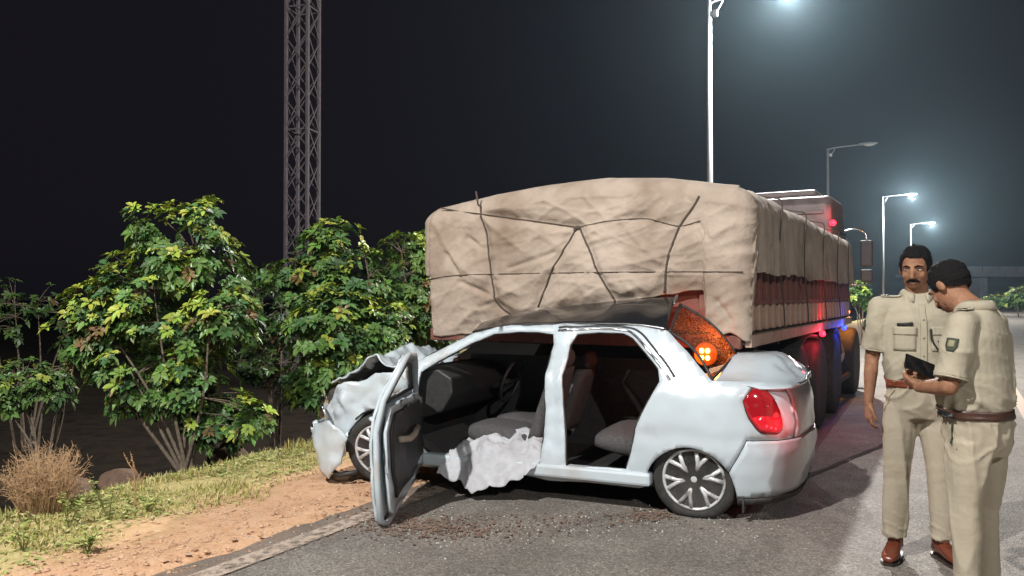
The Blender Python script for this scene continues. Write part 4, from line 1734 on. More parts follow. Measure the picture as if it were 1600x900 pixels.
def build_car():
    t = car
    outer = [(-0.36, 0.17), (-2.12, 0.17)] + arcp(-2.45, 0.28, 0.32, R(-12), R(188), 16) + [(-2.88, 0.2), (-3.0, 0.28), (-3.06, 0.5), (-3.0, 0.66), (-2.8, 0.78), (-2.5, 0.86), (-2.25, 0.90), (-2.15, 0.93), (-1.9, 1.07), (-1.66, 1.195),
             (-1.4, 1.24), (-1.0, 1.255), (-0.64, 1.252), (-0.41, 1.245), (-0.21, 1.215), (-0.05, 1.07), (0.12, 0.905), (0.3, 0.905), (0.5, 0.898), (0.62, 0.885), (0.70, 0.80), (0.735, 0.66), (0.70, 0.545), (0.5, 0.545), (0.34, 0.545)] + \
        arcp(-0.02, 0.17, 0.30, R(32), R(178), 18)
    body = panel('body_side', outer, [WIN_R, WIN_F, TAILP], fside, M_white, t, 0.035, 0.02)
    # rear wheel arch lining and front one
    for a in (-0.02, -2.45):
        g = G()
        rings = []
        for k in range(15):
            an = R(-10 + 200 * k / 14)
            zc = 0.27 if a < -1 else 0.255
            rings.append([C3(a + 0.300 * math.cos(an), b, zc + 0.300 * math.sin(an)) for b in (0.06, 0.16, 0.3)] + [C3(a + 0.312 * math.cos(an), b, zc + 0.312 * math.sin(an)) for b in (0.3, 0.16, 0.06)])
        g.rings(rings)
        g.build('wheel_arch_liner', M_plast, t, True)
    # door opening trims: chrome strip and black rubber round the rear doorway's top
    strip = [(-1.0, 1.212), (-0.86, 1.218), (-0.7, 1.228), (-0.52, 1.222), (-0.43, 1.188), (-0.325, 1.09), (-0.22, 0.975), (-0.16, 0.90)]
    G().tube([fside(u, z, 0.012) for u, z in [(p.x, p.y) for p in catmull([(a, b, 0) for a, b in strip], 8)]], 0.010, 8).build('chrome_strip', M_chrome, t, True)
    s2 = [(a + (0.03 if a > -0.5 else 0), b + 0.022) for a, b in strip]
    G().tube([fside(u, z, 0.012) for u, z in [(p.x, p.y) for p in catmull([(a, b, 0) for a, b in s2], 8)]], 0.008, 8).build('door_seal', M_plast, t, True)
    s3 = [(a - 0.002, b) for a, b in WIN_R]
    G().tube([fside(u, z, -0.012) for u, z in [(p.x, p.y) for p in catmull([(a, b, 0) for a, b in s3], 5)]], 0.011, 7).build('door_seal', M_rubber, t, True)
    G().tube([fside(u, z, -0.012) for u, z in [(p.x, p.y) for p in catmull([(a, b, 0) for a, b in WIN_F], 5)]], 0.011, 7).build('door_seal', M_rubber, t, True)
    # rear bumper and dark lip
    bo = [(0.240, 0.325), (0.256, 0.29), (0.277, 0.222), (0.283, 0.165), (0.6, 0.175), (1.2, 0.20), (1.9, 0.22), (2.35, 0.24), (2.35, 0.535), (1.2, 0.535), (0.7, 0.538), (0.343, 0.538)]
    panel('rear_bumper', bo, [], lambda u, z: fside(u, z, 0.008), M_white, t, 0.035, 0.015)
    lo = [(0.285, 0.12), (0.6, 0.13), (1.2, 0.15), (1.9, 0.17), (2.3, 0.19), (2.3, 0.235), (1.9, 0.215), (1.2, 0.195), (0.6, 0.17), (0.285, 0.16)]
    panel('bumper_lip', lo, [], lambda u, z: fside(u, z, 0.012), M_plast, t, 0.03, 0.02)
    G().box(C3(0.315, 0.12, 0.135), (0.012, 0.13, 0.13)).build('mud_flap', M_rubber, t)
    # boot: back panel, lid, buckled
    bp = [(0.73, 0.545), (1.2, 0.545), (1.9, 0.545), (2.25, 0.545), (2.3, 0.7), (2.2, 0.87), (1.9, 0.9), (1.3, 0.905), (0.9, 0.90), (0.67, 0.885), (0.72, 0.80), (0.75, 0.66)]
    hole = [(1.93, 0.63), (2.12, 0.62), (2.15, 0.85), (1.95, 0.86)]
    panel('boot_panel', bp, [hole], fside, M_white, t, 0.04, 0.015)
    rows = []
    NA, NB = 22, 34
    vs_, fs_ = [], []
    for i in range(NA):
        s = i / (NA - 1)
        for j in range(NB):
            r = j / (NB - 1)
            b = 0.055 + r * 1.30
            a_front = 0.115 + 0.10 * r
            # follow the rounded tail
            a_rear = 0.555 + 0.125 * math.sin(math.pi * min(1, r * 0.95 + 0.05)) - (0.30 * max(0, 1 - r / 0.10) ** 2) * 0.5
            a = a_front + (a_rear - a_front) * s
            z = 0.905 + 0.15 * ss(0.0, 0.5, r) - 0.10 * ss(0.72, 1.0, r) - 0.035 * s ** 3 - 0.10 * ss(0.55, 1.0, s) * ss(0.05, 0.4, r)
            c = 0.055 * ss(0.35, 0.9, s) * ss(0.15, 0.5, r)
            q = C3(a, b, z)
            z += c * (ridged(a * 7, b * 6, 3) - 0.6) + 0.02 * c * 10 * nz(q, 7, 2)
            vs_.append(C3(a, b, min(z, 1.07)))
    for i in range(NA - 1):
        for j in range(NB - 1):
            fs_.append((i * NB + j, i * NB + j + 1, (i + 1) * NB + j + 1, (i + 1) * NB + j))
    mods(mesh_obj('boot_lid', vs_, fs_, M_white, t, True), solid=0.012)
    G().tube([vs_[(NA - 1) * NB + j] + Vector((0, 0, 0.004)) for j in range(6, 26)], [0.006 + 0.006 * abs(math.sin(j * 1.7)) for j in range(6, 26)], 6).build('torn_edge', M_chrome, t, True)
    # tail lights
    tl = panel('tail_light', TAILP, [], lambda u, z: fside(u, z, 0.010 + 0.010 * max(0, 1 - ((u - 0.455) / 0.135) ** 2 - ((z - 0.73) / 0.15) ** 2)), M_tail, t, 0.02, 0.02)
    tsc = lambda L_: [(0.325 + (u - 0.325) * 0.80, 0.727 + (z - 0.727) * 0.95) for u, z in L_]
    lowp = tsc([(0.385, 0.688), (0.47, 0.705), (0.56, 0.69), (0.628, 0.69), (0.642, 0.64), (0.632, 0.607), (0.595, 0.59), (0.50, 0.597), (0.447, 0.61)])
    panel('lit_lens', lowp, [], lambda u, z: fside(u, z, 0.0245 + 0.008 * max(0, 1 - ((u - 0.475) / 0.105) ** 2 - ((z - 0.645) / 0.06) ** 2)), M_tail_lit, tl, 0.02, 0.008)
    for k in range(3):
        G().tube([fside(0.42 + 0.02 * k, 0.735 + 0.01 * k, 0.026), fside(0.455 + 0.02 * k, 0.755 + 0.005 * k, 0.027)], 0.0035, 6).build('reflector_bar', M_chrome, tl, True)
    for k in range(3):
        G().ball(fside(0.46 + 0.03 * k, 0.64 - 0.008 * k, 0.034), (0.008, 0.005, 0.008), 8, 6).build('bulb', M_red_on, tl, True)
    cx = [fside(p.x, p.y, 0.008) for p in catmull([(a, b, 0) for a, b in TAILP + TAILP[:1]], 4)]
    G().tube(cx, 0.005, 6).build('lens_seal', M_plast, tl, True)
    G().ball(fside(0.46, 0.70, 0.005), (0.03, 0.022, 0.045), 12, 9).build('reflector_bowl', M_chrome, tl, True)
    panel('tail_light', hole, [], lambda u, z: fside(u, z, 0.03), M_tail, t, 0.03, 0.02)
    ld = bpy.data.lights.new('tail_light_light', 'POINT')
    ld.energy = 1.2
    ld.color = (1, 0.02, 0.03)
    ld.shadow_soft_size = 0.05
    l_ = link(bpy.data.objects.new('tail_light_light', ld), tl)
    l_.location = fside(0.62, 0.66, 0.16)
    # black roof, tipped up against the load
    vs_, fs_ = [], []
    NA, NB = 34, 16
    far = [(-1.80, 0.80, 1.235), (-1.55, 0.76, 1.315), (-1.2, 0.73, 1.375), (-0.8, 0.70, 1.42), (-0.45, 0.67, 1.448), (-0.24, 0.63, 1.462)]
    farc = catmull(far, 10)
    near = catmull([(-1.70, 0.20, 1.19), (-1.4, 0.235, 1.243), (-1.0, 0.255, 1.262), (-0.64, 0.255, 1.26), (-0.41, 0.25, 1.252), (-0.215, 0.24, 1.222)], 10)

    def pick(c, s):
        x = s * (len(c) - 1)
        i = min(int(x), len(c) - 2)
        return c[i].lerp(c[i + 1], x - i)
    for i in range(NA):
        s = i / (NA - 1)
        p, q = pick(near, s), pick(farc, s)
        for j in range(NB):
            r = j / (NB - 1)
            m = p.lerp(q, r)
            z = m.z + 0.035 * math.sin(math.pi * r) + 0.03 * math.sin(r * math.pi) * nz((m.x, m.y, 0), 3.0, 4) + 0.012 * math.sin(r * math.pi) * nz((m.x, m.y, 0), 9.0, 4)
            vs_.append(C3(m.x, m.y, z))
    for i in range(NA - 1):
        for j in range(NB - 1):
            fs_.append((i * NB + j, i * NB + j + 1, (i + 1) * NB + j + 1, (i + 1) * NB + j))
    rf = mods(mesh_obj('roof', vs_, fs_, M_black, t, True), solid=0.012)
    # torn header strip at the back of the roof
    e = [vs_[(NA - 1) * NB + j] for j in range(NB)]
    G().tube([e[k] + Vector((-0.012, 0.004, 0.006)) for k in range(9, NB)], [0.006, 0.01, 0.014, 0.012, 0.016, 0.012, 0.006], 7).build('torn_header', M_steel, rf, True)
    # rear window
    vs_, fs_ = [], []
    NA, NB = 14, 16
    for i in range(NA):
        s = i / (NA - 1)
        for j in range(NB):
            r = j / (NB - 1)
            top = Vector((-0.20, 0.255, 1.212)).lerp(Vector((-0.20, 0.60, 1.40)), r)
            bot = Vector((0.115, 0.085, 0.912)).lerp(Vector((0.19, 0.64, 1.045)), r)
            m = top.lerp(bot, s)
            vs_.append(C3(m.x + 0.03 * math.sin(math.pi * s), m.y, m.z + 0.03 * math.sin(math.pi * s)))
    for i in range(NA - 1):
        for j in range(NB - 1):
            fs_.append((i * NB + j, i * NB + j + 1, (i + 1) * NB + j + 1, (i + 1) * NB + j))
    rw = mesh_obj('rear_window', vs_, fs_, M_glass, t, True)
    ring = [vs_[i * NB] for i in range(NA)] + [vs_[(NA - 1) * NB + j] for j in range(NB)] + [vs_[i * NB + NB - 1] for i in reversed(range(NA))] + [vs_[j] for j in reversed(range(NB))]
    G().tube(ring, 0.011, 6).build('window_seal', M_plast, rw, True)
    # windscreen, cracked
    vs_, fs_ = [], []
    for i in range(10):
        s = i / 9
        for j in range(10):
            r = j / 9
            top = Vector((-1.70, 0.22, 1.19)).lerp(Vector((-1.78, 0.78, 1.22)), r)
            bot = Vector((-2.16, 0.10, 0.93)).lerp(Vector((-2.22, 1.0, 0.95)), r)
            m = top.lerp(bot, s)
            vs_.append(C3(m.x, m.y, m.z + 0.03 * nz(m, 4, 3)))
    for i in range(9):
        for j in range(9):
            fs_.append((i * 10 + j, i * 10 + j + 1, (i + 1) * 10 + j + 1, (i + 1) * 10 + j))
    mesh_obj('windscreen', vs_, fs_, M_glass, t, True)
    # hood, folded into a ridge
    vs_, fs_ = [], []
    NA, NB = 56, 56
    for i in range(NA):
        s = i / (NA - 1)
        for j in range(NB):
            r = j / (NB - 1)
            a = -2.20 - 0.78 * s
            b = 0.06 + 1.15 * r + 0.10 * s
            z = 0.91 + 0.12 * math.exp(-((s - 0.42 - 0.15 * r) / 0.13) ** 2) - 0.16 * ss(0.45, 1.0, s)
            q = C3(a, b, z)
            q = q + Vector((0, 0, 0.05 * nz(q, 3, 8) - 0.10 * abs(nz(q, 4.5, 5)) - 0.045 * abs(nz(q, 10, 7)) + 0.02))
            vs_.append(q)
    for i in range(NA - 1):
        for j in range(NB - 1):
            fs_.append((i * NB + j, i * NB + j + 1, (i + 1) * NB + j + 1, (i + 1) * NB + j))
    mods(mesh_obj('hood', vs_, fs_, M_white, t, True), solid=0.012)

    # front bumper, hanging loose to the ground
    fp = catmull([(-2.62, -0.06, 0), (-2.86, -0.05, 0), (-3.03, 0.06, 0), (-3.10, 0.26, 0), (-3.12, 0.60, 0), (-3.08, 1.0, 0)], 8)
    fcum = [0.0]
    for p, q in zip(fp, fp[1:]):
        fcum.append(fcum[-1] + (q - p).length)

    def ffront(u, z):
        i = max(0, min(len(fp) - 2, next((k for k in range(len(fp) - 1) if u <= fcum[k + 1]), len(fp) - 2)))
        p = fp[i].lerp(fp[i + 1], (u - fcum[i]) / (fcum[i + 1] - fcum[i]))
        v = C3(p.x, p.y + 0.10 * (0.4 - z) ** 2, z)
        return v + crumple(v, 0.05)
    panel('front_bumper', [(0.10, 0.16), (0.26, 0.02), (0.34, 0.05), (0.6, 0.16), (1.2, 0.18), (1.35, 0.2), (1.35, 0.45), (0.9, 0.47), (0.5, 0.44), (0.22, 0.46), (0.04, 0.36)], [], ffront, M_white, t, 0.04, 0.014)
    panel('headlight', [(0.28, 0.47), (0.6, 0.47), (0.78, 0.5), (0.72, 0.61), (0.42, 0.63), (0.3, 0.58)], [], ffront, M_chrome, t, 0.04, 0.02)
    G().box(C3(-2.75, 0.62, 0.5), (0.5, 1.0, 0.42)).build('engine_block', M_grime, t, bevel=0.05)
    G().tube([C3(-2.60, 0.0, 0.09), C3(-2.75, -0.03, 0.05), C3(-2.85, 0.02, 0.07)], 0.018, 8).build('torn_trim', M_plast, t, True)

    # wheels
    proto = None
    for a, b, tilt, steer in ((0.0, 0.035, R(5), 0.0), (-2.45, 0.05, R(10), R(10))):
        if proto is None:
            w = G().lathe([(0.03, 0.05), (0.05, 0.02), (0.06, 0.03), (0.062, 0.10), (0.15, 0.11), (0.15, 0.13), (0.03, 0.13)], 30).build('wheel', M_steel, t, True)
            ty = G().lathe([(0.205, 0.012), (0.222, -0.004), (0.25, -0.006), (0.268, 0.004), (0.278, 0.02), (0.281, 0.05), (0.281, 0.13), (0.276, 0.16), (0.25, 0.18), (0.205, 0.17)], 48)
            for q in ty.v:                                   # let the flat tyre rest on the road
                if q.z < -0.247:
                    q.z = -0.247 + (q.z + 0.247) * 0.12
            ty.build('tyre', M_rubber, w, True)
            g = G()
            g.lathe([(0.188, 0.03), (0.190, 0.006), (0.200, -0.001), (0.208, 0.004), (0.206, 0.03), (0.196, 0.15)], 48)
            for k in range(6):
                an = k * math.pi / 3 + 0.2
                for dj in (-0.22, 0.22):
                    p0 = Vector((0.05 * math.cos(an), 0.03, 0.05 * math.sin(an)))
                    p1 = Vector((0.115 * math.cos(an + dj * 0.35), 0.016, 0.115 * math.sin(an + dj * 0.35)))
                    p2 = Vector((0.192 * math.cos(an + dj), 0.012, 0.192 * math.sin(an + dj)))
                    g.tube([p0, p1, p2], [0.017, 0.015, 0.0155], 7)
            g.ball((0, 0.034, 0), (0.056, 0.024, 0.056), 24, 14)
            g.build('rim', M_alloy, w, True)
            G().lathe([(0.06, 0.06), (0.16, 0.06), (0.16, 0.075), (0.06, 0.075)], 30).build('brake_disc', M_plast, w, True)
            proto = w
            o = w
        else:
            o = link(proto.copy(), t)
            for c in proto.children:
                link(c.copy(), o)
        # lathe axis +y of the wheel points inboard
        o.matrix_local = Matrix.Translation(C3(a, b + 0.02, 0.252)) @ Matrix.Rotation(math.pi + steer, 4, 'Z') @ Matrix.Rotation(tilt, 4, 'X')

    # ---------------- inside
    G().box(C3(-1.1, 0.62, 0.20), (1.95, 1.05, 0.05)).build('floor_pan', M_plast, t)
    G().box(C3(-1.15, 0.04, 0.235), (1.75, 0.10, 0.09)).build('sill', M_white, t, bevel=0.02)
    G().box(C3(-1.15, 1.17, 0.58), (2.1, 0.04, 0.74)).build('far_door_trim', M_plast, t)
    G().box(C3(-0.02, 0.72, 0.62), (0.04, 0.9, 0.5)).build('parcel_bulkhead', M_beige, t)
    G().box(C3(0.03, 0.42, 0.885), (0.22, 0.44, 0.03)).build('parcel_shelf', M_beige, t)

    G().box(C3(-2.17, 0.62, 0.55), (0.05, 1.05, 0.72)).build('firewall', M_plast, t, bevel=0.02)
    G().box(C3(-1.98, 0.5, 0.27), (0.35, 0.7, 0.06), Matrix.Rotation(-0.5, 3, 'Y')).build('toe_board', M_seat, t)

    def seat(a, b, w, recline, hgt, name='front_seat', head=True):
        g = G()
        n = 9
        rings = []
        for k in range(n):                       # cushion
            s = k / (n - 1)
            x = a - 0.47 * s
            hh = 0.09 * (1 - 0.35 * abs(2 * s - 1) ** 3)
            rings.append([C3(x, b + (w / 2) * math.copysign(abs(math.cos(q)) ** 0.5, math.cos(q)), 0.38 + 0.05 * s + hh * math.copysign(abs(math.sin(q)) ** 0.6, math.sin(q))) for q in [2 * math.pi * i / 20 for i in range(20)]])
        g.rings(rings)
        st = g.build(name, M_seat, t, True)
        g = G()
        rings = []
        for k in range(n):
            s = k / (n - 1)
            wd = w / 2 * (1 - 0.22 * s ** 3)
            th = 0.075 * (1 - 0.3 * s)
            ax = a + 0.06 + recline * s
            rings.append([C3(ax + th * math.copysign(abs(math.sin(q)) ** 0.6, math.sin(q)), b + wd * math.copysign(abs(math.cos(q)) ** 0.5, math.cos(q)), 0.40 + (hgt - 0.40) * s) for q in [2 * math.pi * i / 20 for i in range(20)]])
        g.rings(rings)
        g.build('backrest', M_seat, st, True)
        if head:
            g = G()
            g.ball(C3(a + 0.09 + recline, b, hgt + 0.075), (0.05, 0.12, 0.075), 16, 10)
            g.tube([C3(a + 0.08 + recline, b - 0.04, hgt - 0.03), C3(a + 0.085 + recline, b - 0.04, hgt + 0.05)], 0.006, 6)
            g.tube([C3(a + 0.08 + recline, b + 0.04, hgt - 0.03), C3(a + 0.085 + recline, b + 0.04, hgt + 0.05)], 0.006, 6)
            g.build('headrest', M_seat, st, True)
    seat(-1.25, 0.38, 0.42, 0.16, 0.93)
    seat(-1.25, 0.86, 0.40, 0.18, 0.88)
    seat(-0.25, 0.58, 0.80, 0.12, 0.86, 'rear_seat', False)
    # dashboard and steering wheel
    g = G()
    rings = []
    for k in range(8):
        b = 0.12 + 0.98 * k / 7
        rings.append([C3(-2.15, b, 0.90), C3(-1.95, b, 0.90 + 0.02 * math.sin(k)), C3(-1.84, b, 0.84), C3(-1.83, b, 0.72), C3(-1.92, b, 0.58), C3(-2.15, b, 0.5)])
    g.rings(rings)
    ds = g.build('dashboard', M_plast, t, bevel=0.015)
    pts = [C3(-1.66 + 0.06 * math.sin(q), 0.84 + 0.17 * math.cos(q), 0.76 + 0.17 * math.sin(q)) for q in [2 * math.pi * k / 28 for k in range(29)]]
    sw = G().tube(pts, 0.014, 8).tube([C3(-1.66, 0.68, 0.76), C3(-1.67, 0.84, 0.75), C3(-1.66, 1.0, 0.76)], 0.014, 6).tube([C3(-1.67, 0.84, 0.75), C3(-1.84, 0.84, 0.70)], 0.03, 8).build('steering_wheel', M_plast, t, True)
    # spent airbag cloth trailing from the dashboard side over the sill
    vs_, fs_ = [], []
    NA, NB = 80, 64
    for i in range(NA):
        s = i / (NA - 1)
        for j in range(NB):
            r = j / (NB - 1)
            a = -1.80 + 0.72 * s + 0.05 * math.sin(r * 5) + 0.06 * nz((r * 3, s * 2, 0), 1.0, 5)
            b = 0.34 - 0.44 * r ** 0.8 + 0.03 * math.sin(s * 9)
            z = 0.42 - 0.16 * r if r < 0.55 else 0.332 - 0.60 * (r - 0.55) * (0.55 + 0.55 * math.sin(math.pi * s))
            z += 0.05 * math.sin(math.pi * s)
            q = C3(a, b, z)
            q = q + Vector((0.03 * nz(q, 5, 1), 0.035 * ridged(a * 6, z * 2, 3), 0.03 * nz(q, 6, 9) + 0.025 * ridged(a * 5, b * 3, 1) - 0.05 * abs(nz(q, 8, 3)) - 0.03 * abs(nz(q, 15, 4))))
            vs_.append(Vector((q.x, q.y, max(q.z, 0.03))))
    for i in range(NA - 1):
        for j in range(NB - 1):
            fs_.append((i * NB + j, i * NB + j + 1, (i + 1) * NB + j + 1, (i + 1) * NB + j))
    mods(mesh_obj('spent_airbag', vs_, fs_, M_cloth, t, True), solid=0.004)

    # ---------------- near front door, swung wide open and sagging to the road
    hin = C3(-2.08, 0.02, 0)
    tip = C3(-1.74, -1.03, 0)
    dv = (tip - hin).normalized()
    nv = Vector((0, 0, 1)).cross(dv)

    def fdoor(u, z, off=0.0):
        bul = 0.035 * (1 - ((z - 0.5) / 0.55) ** 2) - 0.11 * ss(0.72, 1.1, z)
        p = hin + dv * u + nv * (off - bul) * DS
        p.z = z
        return p + crumple(p, 0.022)
    # outer side faces the car's nose
    DS = 1.0 if nv.dot(C3(-3, -0.5, 0) - C3(-1.9, -0.5, 0)) < 0 else -1.0
    dout = [(0.0, 0.22), (0.07, 0.15), (0.5, 0.09), (1.0, 0.02), (1.07, 0.06), (1.10, 0.3), (1.09, 0.6), (1.04, 0.80), (0.99, 0.95), (0.93, 1.04), (0.84, 1.07), (0.66, 1.05), (0.45, 0.98), (0.15, 0.82), (0.02, 0.74)]
    dwin = [(0.20, 0.79), (0.46, 0.925), (0.66, 0.99), (0.82, 1.01), (0.89, 0.985), (0.945, 0.92), (0.985, 0.78)]
    dr = panel('front_door', dout, [dwin], fdoor, M_white, t, 0.035, 0.018)
    din = [(0.03, 0.26), (0.09, 0.20), (0.5, 0.14), (0.98, 0.075), (1.03, 0.11), (1.055, 0.3), (1.045, 0.6), (1.0, 0.755), (0.3, 0.76), (0.04, 0.7)]
    panel('inner_panel', din, [], lambda u, z: fdoor(u, z, 0.075), M_white, dr, 0.05, 0.02)
    dcard = [(0.10, 0.30), (0.5, 0.22), (0.93, 0.17), (0.98, 0.3), (0.97, 0.6), (0.93, 0.70), (0.3, 0.71), (0.10, 0.64)]
    panel('door_card', dcard, [], lambda u, z: fdoor(u, z, 0.098), M_plast, dr, 0.05, 0.02)
    G().tube([fdoor(0.35, 0.52, 0.12), fdoor(0.5, 0.50, 0.15), fdoor(0.72, 0.50, 0.15), fdoor(0.85, 0.53, 0.12)], 0.022, 8).build('armrest', M_beige, dr, True)
    G().tube([fdoor(u, z, 0.03) for u, z in dout + dout[:1]], 0.022, 7).build('door_edge', M_white, dr, True)
    G().tube([fdoor(0.80, 0.66, -0.02), fdoor(0.86, 0.665, -0.045), fdoor(0.96, 0.665, -0.045), fdoor(1.0, 0.66, -0.02)], 0.012, 8).build('handle', M_white, dr, True)
    G().tube([fdoor(u, z, 0.03) for u, z in dwin + dwin[:1]], 0.013, 7).build('window_seal', M_rubber, dr, True)
    # wing mirror at the door's front
    m0 = fdoor(0.16, 0.80, -0.10)
    G().ball(m0, (0.09, 0.07, 0.07), 16, 12).tube([fdoor(0.16, 0.78, 0.0), m0], 0.025, 8).build('wing_mirror', M_white, dr, True)


build_car()
# ================================================================== PEOPLE
from mathutils.bvhtree import BVHTree


def bvh_of(o):
    me = o.data
    return BVHTree.FromPolygons([v.co.copy() for v in me.vertices], [tuple(p.vertices) for p in me.polygons])


def hit(bvh, p, d, off=0.003):
    h, n, i, q = bvh.ray_cast(Vector(p), Vector(d).normalized(), 1.0)
    if h is None:
        h, n, i, q = bvh.find_nearest(Vector(p))
    return h - Vector(d).normalized() * off


def decal(name, bvh, c, d, right, w, h, m, parent, off=0.004, n=4, shape=None):
    """small cloth or metal piece laid onto a garment"""
    d = Vector(d).normalized()
    right = Vector(right).normalized()
    up = right.cross(d)
    if up.z < 0:
        up = -up
    vs_, fs_ = [], []
    for j in range(n + 1):
        for i in range(n + 1):
            x, y = (i / n - 0.5), (j / n - 0.5)
            k = shape(y) if shape else 1.0
            vs_.append(hit(bvh, Vector(c) + right * x * w * k + up * y * h - d * 0.25, d, off))
    for j in range(n):
        for i in range(n):
            fs_.append((j * (n + 1) + i, j * (n + 1) + i + 1, (j + 1) * (n + 1) + i + 1, (j + 1) * (n + 1) + i))
    return mods(mesh_obj(name, vs_, fs_, m, parent, True), solid=0.003, offset=0)


def cord(name, bvh, pts, d, r, m, parent, off=0.003):
    q = [hit(bvh, Vector(p) - Vector(d) * 0.25, d, off) for p in catmull(pts, 8)]
    return G().tube(q, r, 6).build(name, m, parent, True)


def hand_shapes(g, wrist, d, palm_n, thumb_side, curl, spread=0.0, thumb_curl=0.5, s=1.0):
    d, palm_n = Vector(d).normalized(), Vector(palm_n).normalized()
    palm_n = (palm_n - d * palm_n.dot(d)).normalized()
    across = d.cross(palm_n).normalized()
    if across.dot(Vector(thumb_side)) < 0:
        across = -across
    rot = Matrix((d, across, palm_n)).transposed()
    wrist = Vector(wrist)
    g.ball(wrist + d * 0.048 * s, (0.056 * s, 0.041 * s, 0.017 * s), 14, 10, rot)
    g.ball(wrist + d * 0.072 * s, (0.03 * s, 0.042 * s, 0.014 * s), 14, 10, rot)
    g.ball(wrist + d * 0.03 * s + across * 0.02 * s + palm_n * 0.008 * s, (0.03 * s, 0.018 * s, 0.016 * s), 10, 8, rot)
    lens = (0.068, 0.076, 0.071, 0.056)
    for i in range(4):
        off = (1.5 - i) * 0.0205
        p = wrist + d * (0.088 - 0.004 * abs(i - 1.2)) * s + across * off * s
        ang = 0.0
        pts = [p - d * 0.02 * s]
        for k, fr in enumerate((0.45, 0.30, 0.25)):
            ang += curl[k] * (1 + 0.10 * i)
            dd = (d * math.cos(ang) + palm_n * math.sin(ang) + across * spread * (1.5 - i)).normalized()
            p = p + dd * lens[i] * fr * s
            pts.append(p)
        g.tube([pts[0], pts[0].lerp(pts[1], 0.5), pts[1], pts[2], pts[3]], [0.0095 * s, 0.0095 * s, 0.0092 * s, 0.0086 * s, 0.0076 * s], 9, round_ends=True)
    b = wrist + d * 0.022 * s + across * 0.028 * s
    t1 = b + (d * 0.7 + across * 0.75 + palm_n * 0.15).normalized() * 0.036 * s
    t2 = t1 + (d * 0.95 + across * (0.35 - 0.5 * thumb_curl) + palm_n * 0.7 * thumb_curl).normalized() * 0.034 * s
    t3 = t2 + (d * 0.95 + across * (0.05 - 0.6 * thumb_curl) + palm_n * 0.9 * thumb_curl).normalized() * 0.026 * s
    g.tube([b, t1, t2, t3], [0.0125 * s, 0.0118 * s, 0.0105 * s, 0.009 * s], 9, round_ends=True)


def cloth_disp(seed, amt=0.007, vert=1.0):
    def f(p, n):
        q = 0.12 * noise.noise(Vector((p.x * 5, p.y * 5, p.z * 5 + seed)))
        a = max(0, ridged(p.x * 7 + p.z * 2.2 + q * 6, p.z * 2.2 * vert - p.x * 3 + p.y * 5, seed)) ** 3
        b = max(0, ridged(p.x * 4 - p.z * 9 + q * 9, p.z * 3 + p.y * 6, seed + 4.4)) ** 4 * (0.35 + ss(1.16, 1.0, p.z))
        return n * ((a - 0.3) * amt * 0.8 + b * amt * 0.75)
    return f


